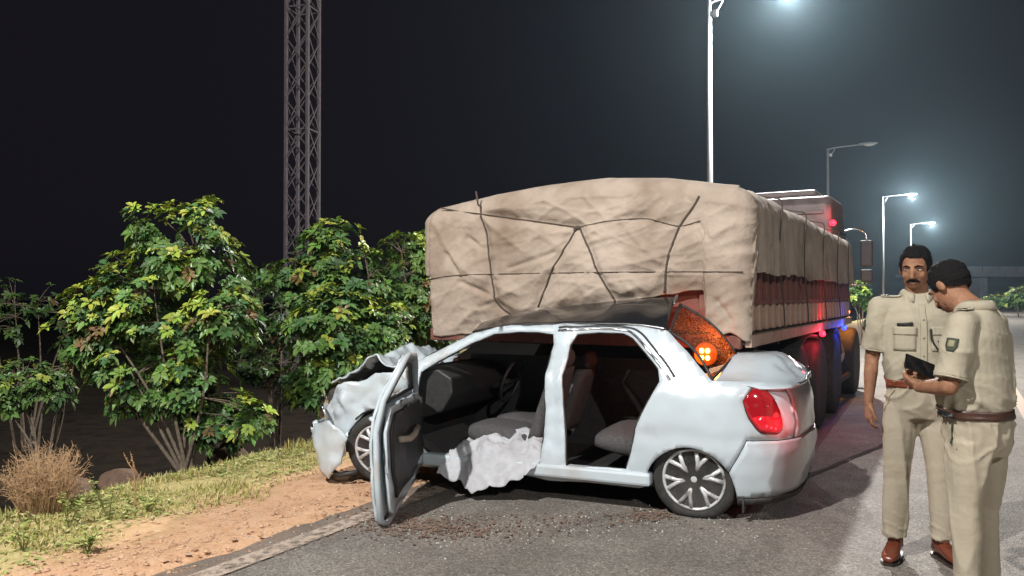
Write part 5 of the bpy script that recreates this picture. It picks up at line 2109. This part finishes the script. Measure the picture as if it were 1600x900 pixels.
def build_person(name, label, pos, facing, P):
    rz = math.atan2(facing[1], facing[0]) + math.pi / 2
    t = thing(name, label, 'person', pos, rz, None)
    k = P.get('scale', 1.0)
    t.scale = (k, k, k)
    bel = P.get('belly', 0.0)
    bw = P.get('broad', 1.0)

    # ---- body: one continuous surface from head to ankles
    g = G()
    g.loft([(0, 0.0, 0.84, 0.14, 0.095), (0, 0.0, 0.98, 0.135, 0.095), (0, -bel * 0.3, 1.12, 0.14, 0.095), (0, 0, 1.28, 0.155, 0.1), (0, 0, 1.38, 0.15, 0.09), (0, 0, 1.45, 0.08, 0.065)])
    nr = P.get('neck', 0.057)
    yaw, pitch, roll = P['head']
    piv = Vector((0, 0.005, 1.50))
    lean = P.get('neck_lean', 0.0)
    HM = Matrix.Translation(piv + Vector((0, -lean, -lean * 0.35))) @ Matrix.Rotation(yaw, 4, 'Z') @ Matrix.Rotation(pitch, 4, 'X') @ Matrix.Rotation(roll, 4, 'Y') @ Matrix.Translation(-piv)
    g.tube([Vector((0, 0.012, 1.40)), Vector((0, 0.008 - lean * 0.4, 1.47)), HM @ Vector((0, 0.004, 1.55)), HM @ Vector((0, 0.0, 1.60))], [nr * 1.12, nr * 1.02, nr, nr * 0.95], 16)
    h = G(HM)
    h.ball((0, 0.014, 1.668), (0.077, 0.097, 0.092), 20, 14)
    h.ball((0, -0.018, 1.622), (0.066, 0.078, 0.088), 20, 14)
    h.ball((0, -0.030, 1.578), (0.055, 0.062, 0.052), 16, 12)
    h.ball((0, -0.066, 1.553), (0.027, 0.026, 0.022), 12, 10)
    for sx in (-1, 1):
        h.ball((sx * 0.037, -0.062, 1.608), (0.024, 0.024, 0.024), 12, 9)
        h.ball((sx * 0.046, -0.01, 1.568), (0.016, 0.034, 0.026), 12, 9)
        h.tube([(sx * 0.012, -0.092, 1.655), (sx * 0.032, -0.088, 1.659), (sx * 0.052, -0.068, 1.652)], [0.009, 0.0095, 0.008], 8, round_ends=True)
        h.ball((sx * 0.078, 0.014, 1.628), (0.011, 0.021, 0.032), 12, 9, Matrix.Rotation(0.25, 3, 'X'))
        h.ball((sx * 0.0115, -0.100, 1.594), (0.0095, 0.012, 0.0085), 8, 6)
    h.tube([(0, -0.090, 1.648), (0, -0.104, 1.625), (0, -0.113, 1.602)], [0.0095, 0.0115, 0.0135], 9, round_ends=True)
    h.ball((0, -0.086, 1.572), (0.024, 0.014, 0.007), 12, 8)
    h.ball((0, -0.083, 1.562), (0.021, 0.015, 0.008), 12, 8)
    g.v += h.v
    n0 = len(g.v) - len(h.v)
    g.f += [tuple(i + n0 for i in f) for f in h.f]
    for side in ('R', 'L'):
        sh, el, wr = [Vector(q) for q in P['arm' + side]]
        g.tube([sh, sh.lerp(el, 0.35), sh.lerp(el, 0.8), el], [0.052, 0.05, 0.043, 0.041], 12, round_ends=True)
        g.tube([el, el.lerp(wr, 0.3), el.lerp(wr, 0.75), wr], [0.041, 0.0425, 0.032, 0.027], 12, round_ends=True, flat=0.92)
        inn = Vector((0.12 if side == 'R' else -0.12, 0, 1.36))
        g.tube([inn, sh], [0.06, 0.052], 12, round_ends=True)
        hand_shapes(g, wr, *P['hand' + side])
        hip, kn, an = [Vector(q) for q in P['leg' + side]]
        g.tube([hip, hip.lerp(kn, 0.5), kn, kn.lerp(an, 0.3), an], [0.075, 0.066, 0.052, 0.052, 0.036], 12, round_ends=True)
    body = g.remesh('body', M_skin, t, 0.0062, 3)

    # ---- face and hair
    hp = G(HM)

    def fm(gg, nm, m):
        return gg.build(nm, m, t, True)
    for sx in (-1, 1):
        fm(G(HM).ball((sx * 0.031, -0.0755, 1.6395), (0.0135, 0.0118, 0.0085), 12, 9), 'eye', M_eye)
        fm(G(HM).ball((sx * 0.0315 + P.get('gaze', 0) * 0.004, -0.0842, 1.639), (0.0055, 0.004, 0.0058), 10, 8), 'iris', M_ink)
        fm(G(HM).tube([(sx * 0.013, -0.1005, 1.657), (sx * 0.03, -0.0985, 1.664), (sx * 0.05, -0.0805, 1.657)], [0.0035, 0.0048, 0.0025], 7, round_ends=True), 'eyebrow', M_hair)
    fm(G(HM).ball((0, -0.0965, 1.5715), (0.022, 0.0055, 0.0038), 12, 8).ball((0, -0.094, 1.5625), (0.018, 0.006, 0.0048), 12, 8), 'lips', M_lip)
    if P.get('moustache'):
        fm(G(HM).tube([(-0.036, -0.082, 1.572), (-0.02, -0.0985, 1.5815), (0, -0.104, 1.584), (0.02, -0.0985, 1.5815), (0.036, -0.082, 1.572)], [0.0035, 0.0075, 0.0068, 0.0075, 0.0035], 8, round_ends=True), 'moustache', M_hair)
    rnd = random.Random(P.get('seed', 1))
    vs_, fs_ = [], []
    NU, NV_ = 72, 44
    low = P.get('hair_low', 1.60)
    keep = {}
    for j in range(NV_ + 1):
        for i in range(NU):
            a = 2 * math.pi * i / NU
            th = math.pi * j / NV_ * 0.78
            d = Vector((math.sin(th) * math.cos(a), math.sin(th) * math.sin(a), math.cos(th)))
            rr = Vector((0.0815, 0.1015, 0.0975))
            vol = 1 + P.get('hair_vol', 0.05) * ss(1.66, 1.74, 1.668 + d.z * 0.1)
            p = Vector((d.x * rr.x, 0.014 + d.y * rr.y, 1.668 + d.z * rr.z * vol))
            p = p + d * (0.006 * nz(p, 70, 3) + 0.006 * nz(p, 28, 8))
            front = -d.y                              # 1 towards the face
            line = 1.706 if front > 0.78 else (1.706 + (1.622 - 1.706) * ss(0.78, 0.50, front) if front > 0.05 else 1.622 + (low - 1.622) * ss(0.05, -0.6, front))
            keep[(j, i)] = p.z > line + 0.006 * nz(p, 60, 5)
            vs_.append(HM @ p)
    for j in range(NV_):
        for i in range(NU):
            q = [(j, i), (j, (i + 1) % NU), (j + 1, (i + 1) % NU), (j + 1, i)]
            if all(keep[x] for x in q):
                fs_.append([x[0] * NU + x[1] for x in q])
    mods(mesh_obj('hair', vs_, fs_, M_hair, t, True), solid=0.006, offset=0)

    # ---- trousers
    g = G()
    g.loft([(0, 0, 1.0, 0.165 * bw, 0.118 + bel * 0.6), (0, 0.004, 0.92, 0.176 * bw, 0.128 + bel * 0.4), (0, 0.008, 0.85, 0.172 * bw, 0.13), (0, 0.008, 0.79, 0.15 * bw, 0.115)], 24, 2.3)
    for side in ('R', 'L'):
        hip, kn, an = [Vector(q) for q in P['leg' + side]]
        hem = kn.lerp(an, 0.93)
        g.tube([hip + Vector((0, 0.004, 0.0)), hip.lerp(kn, 0.35), hip.lerp(kn, 0.75), kn, kn.lerp(hem, 0.4), kn.lerp(hem, 0.8), hem],
               [0.096 * bw, 0.090 * bw, 0.074, 0.067, 0.064, 0.061, 0.064], 16, flat=1.08)

    def tdisp(p, n):
        a = max(0, ridged(p.x * 8 + p.z * 0.8, p.z * 1.1 + p.y * 6, 4.4 + P.get('seed', 1))) ** 2.5
        # bunching above the shoe and behind the knee
        low_ = ss(0.34, 0.12, p.z)
        c = max(0, ridged(p.x * 7 + p.y * 5 + p.z * 4, p.z * 13 + p.x * 5, 2.1)) ** 3 * low_
        kne = ss(0.62, 0.5, p.z) * ss(0.36, 0.46, p.z)
        e = ridged(p.x * 3, p.z * 14 + p.y * 6, 7.1) * kne
        cr = max(0, ridged(p.x * 7 - abs(p.z - 0.85) * 9, p.z * 5 + p.x * 6, 3.3)) ** 3 * ss(0.72, 0.85, p.z)
        return n * (0.013 * (a - 0.5) + 0.008 * (c - 0.5 * low_) + 0.003 * (e - 0.5 * kne) + 0.012 * (cr - 0.5 * ss(0.72, 0.85, p.z)))
    trousers = g.remesh('trousers', M_khaki2, t, 0.009, 3, tdisp)

    # ---- shirt
    g = G()
    g.loft([(0, 0, 0.955, 0.158 * bw, 0.112 + bel * 0.6), (0, -bel * 0.25, 1.0, 0.166 * bw, 0.118 + bel * 0.75), (0, -bel * 0.3, 1.06, 0.178 * bw, 0.13 + bel), (0, -bel * 0.2, 1.14, 0.179 * bw, 0.131 + bel * 0.8),
            (0, 0, 1.25, 0.187 * bw, 0.131 + bel * 0.2), (0, 0.004, 1.35, 0.192 * bw, 0.126), (0, 0.006, 1.42, 0.168, 0.104), (0, 0.008, 1.462, 0.112, 0.083), (0, 0.008, 1.495, 0.070, 0.070)], 28, 2.25)
    for side in ('R', 'L'):
        sh, el, wr = [Vector(q) for q in P['arm' + side]]
        inn = Vector((0.08 if side == 'R' else -0.08, 0.006, 1.415)) * 1.0
        inn.x *= -1
        g.tube([inn, sh + Vector((0, 0, 0.006))], [0.064, 0.068], 14, round_ends=True)
        e = sh.lerp(el, P.get('sleeve', 0.80))
        g.tube([sh, sh.lerp(e, 0.4), sh.lerp(e, 0.8), e], [0.070, 0.070, 0.067, 0.071], 16, flat=1.0)
    shirt = g.remesh('shirt', M_khaki, t, 0.0085, 3, cloth_disp(P.get('seed', 1) * 3.7, 0.012))
    sb = bvh_of(shirt)

    # collar
    vs_, fs_ = [], []
    n = 26
    for i in range(n):
        a = R(-90 + 22) + (2 * math.pi - R(44)) * i / (n - 1)
        fr = max(0.0, -math.sin(a)) ** 2
        for rr, z in ((0.064, 1.500 - 0.012 * fr), (0.069, 1.519 - 0.030 * fr), (0.080, 1.508 - 0.035 * fr), (0.092, 1.476 - 0.042 * fr)):
            vs_.append(Vector((math.cos(a) * rr * 1.02, 0.006 + math.sin(a) * rr * 1.05 - lean * 0.25, z)))
    for i in range(n - 1):
        for j in range(3):
            fs_.append((i * 4 + j, i * 4 + j + 1, (i + 1) * 4 + j + 1, (i + 1) * 4 + j))
    mods(mesh_obj('collar', vs_, fs_, M_khaki, t, True), solid=0.004, offset=0)
    # front strip, pockets, buttons
    fwd = Vector((0, 1, 0))
    decal('placket', sb, (0, 0, 1.215), fwd, (1, 0, 0), 0.032, 0.44, M_khaki, t, 0.005, 10)
    for z in (1.05, 1.15, 1.25, 1.35):
        q = hit(sb, (0.0, -0.4, z), fwd, 0.008)
        G().ball(q, (0.006, 0.003, 0.006), 8, 6).build('button', M_gold, t, True)
    for sx in (-1, 1):
        decal('pocket', sb, (sx * 0.092, 0, 1.235), fwd, (1, 0, 0), 0.105, 0.115, M_khaki, t, 0.004, 6)
        decal('pocket_flap', sb, (sx * 0.092, 0, 1.288), fwd, (1, 0, 0), 0.112, 0.045, M_khaki, t, 0.008, 6)
        decal('shoulder_strap', sb, (sx * 0.135, 0.0, 1.7), (0, 0, -1), (1, 0, 0), 0.11, 0.048, M_khaki, t, 0.008, 6)
        for q in (0.155, 0.172):
            decal('rank_mark', sb, (sx * q, 0.0, 1.7), (0, 0, -1), (1, 0, 0), 0.010, 0.034, M_ink, t, 0.012, 3)
    for side in ('R', 'L'):
        sh, el, wr = [Vector(q) for q in P['arm' + side]]
        ax = (el - sh).normalized()
        c = sh.lerp(el, 0.36)
        d = Vector((1, 0, 0)) if side == 'R' else Vector((-1, 0, 0))
        d = (d - ax * d.dot(ax)).normalized()
        pr = ax.cross(d)
        decal('sleeve_patch', sb, c, d, pr, 0.052, 0.062, M_patch, t, 0.005, 5, lambda y: 1.0 - 0.5 * max(0, -y * 2 - 0.2))
        decal('patch_emblem', sb, c + Vector((0, 0, 0.004)), d, pr, 0.03, 0.032, M_gold, t, 0.008, 4)
        # sleeve cuff hem
        e = sh.lerp(el, P.get('sleeve', 0.80))
        ring = [e + (d * math.cos(q) + pr * math.sin(q)) * 0.0705 for q in [2 * math.pi * i / 24 for i in range(25)]]
        G().tube(ring, 0.0045, 6).build('sleeve_hem', M_khaki, t, True)
    if P.get('name_tag'):
        decal('name_tag', sb, (-0.092, 0, 1.325), fwd, (1, 0, 0.12), 0.075, 0.017, M_ink, t, 0.009, 4)
        for dx in (0.0, 0.018):
            cord('lanyard', sb, [(0.175 + dx * 0.3, 0, 1.40), (0.135 + dx, 0, 1.30), (0.10 + dx, 0, 1.20 - dx), (0.075 + dx, 0, 1.235)], fwd, 0.0045, M_ink, t, 0.012)
        cord('lanyard', sb, [(0.035, 0, 1.30), (0.04, 0, 1.24), (0.07, 0, 1.19), (0.10, 0, 1.16)], fwd, 0.005, M_ink, t, 0.012)
        decal('whistle_case', sb, (0.13, 0, 1.275), fwd, (1, 0, 0), 0.05, 0.075, M_patch, t, 0.012, 5, lambda y: 1.0 - 0.6 * y)
    # belt with buckle
    tb = bvh_of(shirt)
    tb2 = bvh_of(trousers)
    vs_, fs_ = [], []
    n = 56
    for i in range(n):
        a = 2 * math.pi * i / n
        d = Vector((math.cos(a), math.sin(a), 0))
        for z in (0.968, 0.980, 0.998, 1.010):
            best = 0
            for tr in (tb, tb2):
                hh, nn, ii, qq = tr.ray_cast(Vector((0, -bel * 0.2, z)) + d * 0.5, -d, 0.5)
                if hh is not None:
                    best = max(best, (hh - Vector((0, -bel * 0.2, z))).length)
            vs_.append(Vector((0, -bel * 0.2, z)) + d * (best + 0.004))
    for i in range(n):
        for j in range(3):
            fs_.append((i * 4 + j, ((i + 1) % n) * 4 + j, ((i + 1) % n) * 4 + j + 1, i * 4 + j + 1))
    belt = mods(mesh_obj('belt', vs_, fs_, P['belt'], t, True), solid=0.005, offset=1)
    bb = bvh_of(belt)
    decal('buckle', bb, (0, 0, 0.989), fwd, (1, 0, 0), 0.055, 0.042, P.get('buckle', M_gold), belt, 0.012, 4)
    if P.get('pouch'):
        decal('belt_pouch', bb, (0.15, 0, 0.975), Vector((-0.6, 0.75, 0)), (0.75, 0.6, 0), 0.05, 0.085, M_ink, belt, 0.03, 4)
        cord('key_cord', tb2, [(0.14, 0, 0.95), (0.135, 0, 0.90), (0.14, 0, 0.85)], Vector((-0.6, 0.75, 0)), 0.004, M_patch, belt, 0.01)
    # seams and pockets of the trousers
    for sx in (-1, 1):
        cord('trouser_pocket_seam', tb2, [(sx * 0.4, -0.075, 0.955), (sx * 0.4, -0.045, 0.90), (sx * 0.4, -0.02, 0.83)], (-sx, 0, 0), 0.003, M_khaki2, t, 0.004)

    # ---- shoes
    for side in ('R', 'L'):
        hip, kn, an = [Vector(q) for q in P['leg' + side]]
        fz = P.get('foot' + side, 0.0)
        FM = Matrix.Translation((an.x, an.y, 0)) @ Matrix.Rotation(fz, 4, 'Z')
        g = G(FM)
        rings = []
        for y, w, hgt, zc in ((0.075, 0.022, 0.05, 0.045), (0.06, 0.034, 0.075, 0.045), (0.02, 0.038, 0.10, 0.05), (-0.03, 0.038, 0.09, 0.045), (-0.08, 0.043, 0.066, 0.036), (-0.13, 0.046, 0.052, 0.03), (-0.17, 0.040, 0.042, 0.026), (-0.195, 0.024, 0.03, 0.022)):
            ring = []
            for q in range(18):
                a = 2 * math.pi * q / 18
                z = 0.014 + (hgt) * max(0, 0.5 + 0.5 * math.sin(a)) ** 0.8
                ring.append(Vector((w * math.copysign(abs(math.cos(a)) ** 0.7, math.cos(a)), y, z)))
            rings.append(ring)
        g.rings(rings)
        g.tube([(0, 0.03, 0.06), (0, 0.03, 0.13)], [0.042, 0.040], 14)
        shoe = g.build('shoe', P['shoe'], t, True)
        s_ = G(FM)
        out = [(0.036, 0.06), (0.041, 0.0), (0.041, -0.06), (0.048, -0.12), (0.044, -0.165), (0.024, -0.203), (-0.024, -0.203), (-0.044, -0.165), (-0.048, -0.12), (-0.041, -0.06), (-0.041, 0.0), (-0.036, 0.06), (-0.018, 0.085), (0.018, 0.085)]
        s_.rings([[Vector((x, y, 0.0)) for x, y in out], [Vector((x * 1.02, y * 1.01, 0.018)) for x, y in out]])
        s_.build('sole', M_shoe2, shoe)
        for j in range(4):
            y = -0.045 - 0.022 * j
            G(FM).tube([(-0.02, y, 0.088 - 0.011 * j), (0, y, 0.096 - 0.012 * j), (0.02, y, 0.088 - 0.011 * j)], 0.003, 5).build('lace', M_shoe2, shoe)
    return t, body


P1 = dict(scale=0.985, head=(R(-24), R(8), R(0)), moustache=True, seed=1, hair_low=1.59, hair_vol=0.05, neck=0.058, gaze=-0.7,
          armR=((-0.186, 0.008, 1.408), (-0.232, 0.035, 1.125), (-0.262, -0.02, 0.872)), armL=((0.186, 0.008, 1.408), (0.245, 0.04, 1.13), (0.225, -0.09, 0.90)),
          handR=((-0.05, -0.12, -1), (1, 0.15, 0), (0.2, -1, 0), (0.35, 0.45, 0.4), 0.0, 0.5),
          handL=((-0.05, -0.3, -1), (-1, 0.15, 0), (-0.2, -1, 0), (0.35, 0.45, 0.4), 0.0, 0.5),
          legR=((-0.088, 0.0, 0.86), (-0.112, -0.012, 0.48), (-0.125, 0.0, 0.085)), legL=((0.088, 0.0, 0.86), (0.108, -0.008, 0.48), (0.128, 0.012, 0.085)),
          footR=R(-22), footL=R(14), belt=M_belt, shoe=M_shoe, name_tag=True, sleeve=0.82)
build_person('person', 'bareheaded moustached man in khaki uniform with red-brown belt, arm hanging, looking aside', (2.262, 4.47, 0.0), (-0.22, -0.975), P1)

P2 = dict(scale=0.945, head=(R(-20), R(36), R(0)), moustache=True, seed=2, belly=0.035, broad=1.06, hair_low=1.585, hair_vol=0.0, neck=0.063, neck_lean=0.055,
          armR=((-0.19, 0.008, 1.402), (-0.262, -0.045, 1.135), (-0.10, -0.262, 1.135)), armL=((0.19, 0.008, 1.402), (0.262, -0.02, 1.125), (0.125, -0.215, 1.098)),
          handR=((0.45, -0.75, 0.25), (0.7, 0.2, 0.6), (0.2, -0.3, 1.0), (0.45, 0.6, 0.5), 0.0, 0.6),
          handL=((-0.55, -0.8, 0.12), (-0.55, 0.3, 0.75), (0.3, -0.4, 1.0), (0.55, 0.75, 0.5), 0.0, 0.6),
          legR=((-0.09, 0.0, 0.86), (-0.108, -0.01, 0.48), (-0.118, 0.005, 0.085)), legL=((0.09, 0.0, 0.86), (0.112, -0.012, 0.48), (0.122, 0.0, 0.085)),
          footR=R(-14), footL=R(14), belt=M_belt2, buckle=M_chrome, shoe=M_shoe2, pouch=True, sleeve=0.86)
cop2, cop2_body = build_person('person', 'man in khaki uniform with dark belt, head bent over a black phone in his hands', (2.10, 3.62, 0.0), (-0.64, 0.77), P2)


def build_phone():
    # held between the two hands of the man with the bent head
    bpy.context.view_layer.update()
    c = at3(1436, 572, 3.80)
    o = G().box((0, 0, 0), (0.074, 0.158, 0.009)).build('mobile_phone', M_phone, None, bevel=0.004)
    y = Vector((0.93, 0.12, -0.36)).normalized()                 # long side, sloping down to his palm
    z = Vector((-0.25, -0.85, 0.42))
    z = (z - y * z.dot(y)).normalized()
    x = y.cross(z)
    rot = Matrix((x, y, z)).transposed().to_4x4()
    o.matrix_world = Matrix.Translation(c) @ rot
    tag(o, 'black mobile phone held up in the hands of the man with bent head', 'phone')
    G().box((0, 0, 0.0052), (0.066, 0.146, 0.0012)).build('screen', mat('phone_screen', (0.01, 0.01, 0.012), 0.08), o)
    G().box((-0.018, 0.055, -0.0058), (0.024, 0.036, 0.002)).build('camera_bump', M_ink, o)


build_phone()
# ================================================================== NIGHT HAZE
def build_haze():
    m = bpy.data.materials.new('haze')
    m.use_nodes = True
    nt = m.node_tree
    nt.nodes.clear()
    out = nt.nodes.new('ShaderNodeOutputMaterial')
    v = nt.nodes.new('ShaderNodeVolumePrincipled')
    v.inputs['Color'].default_value = (0.58, 0.85, 1.0, 1)
    v.inputs['Density'].default_value = HAZE
    v.inputs['Anisotropy'].default_value = 0.78
    nt.links.new(v.outputs[0], out.inputs['Volume'])
    m.cycles.homogeneous_volume = True
    o = G().box((0, 0, 7.6), (1900, 1900, 21.6)).build('haze', m)
    tag(o, 'thin night haze glowing under the street lamps', 'haze', kind='stuff')


build_haze()
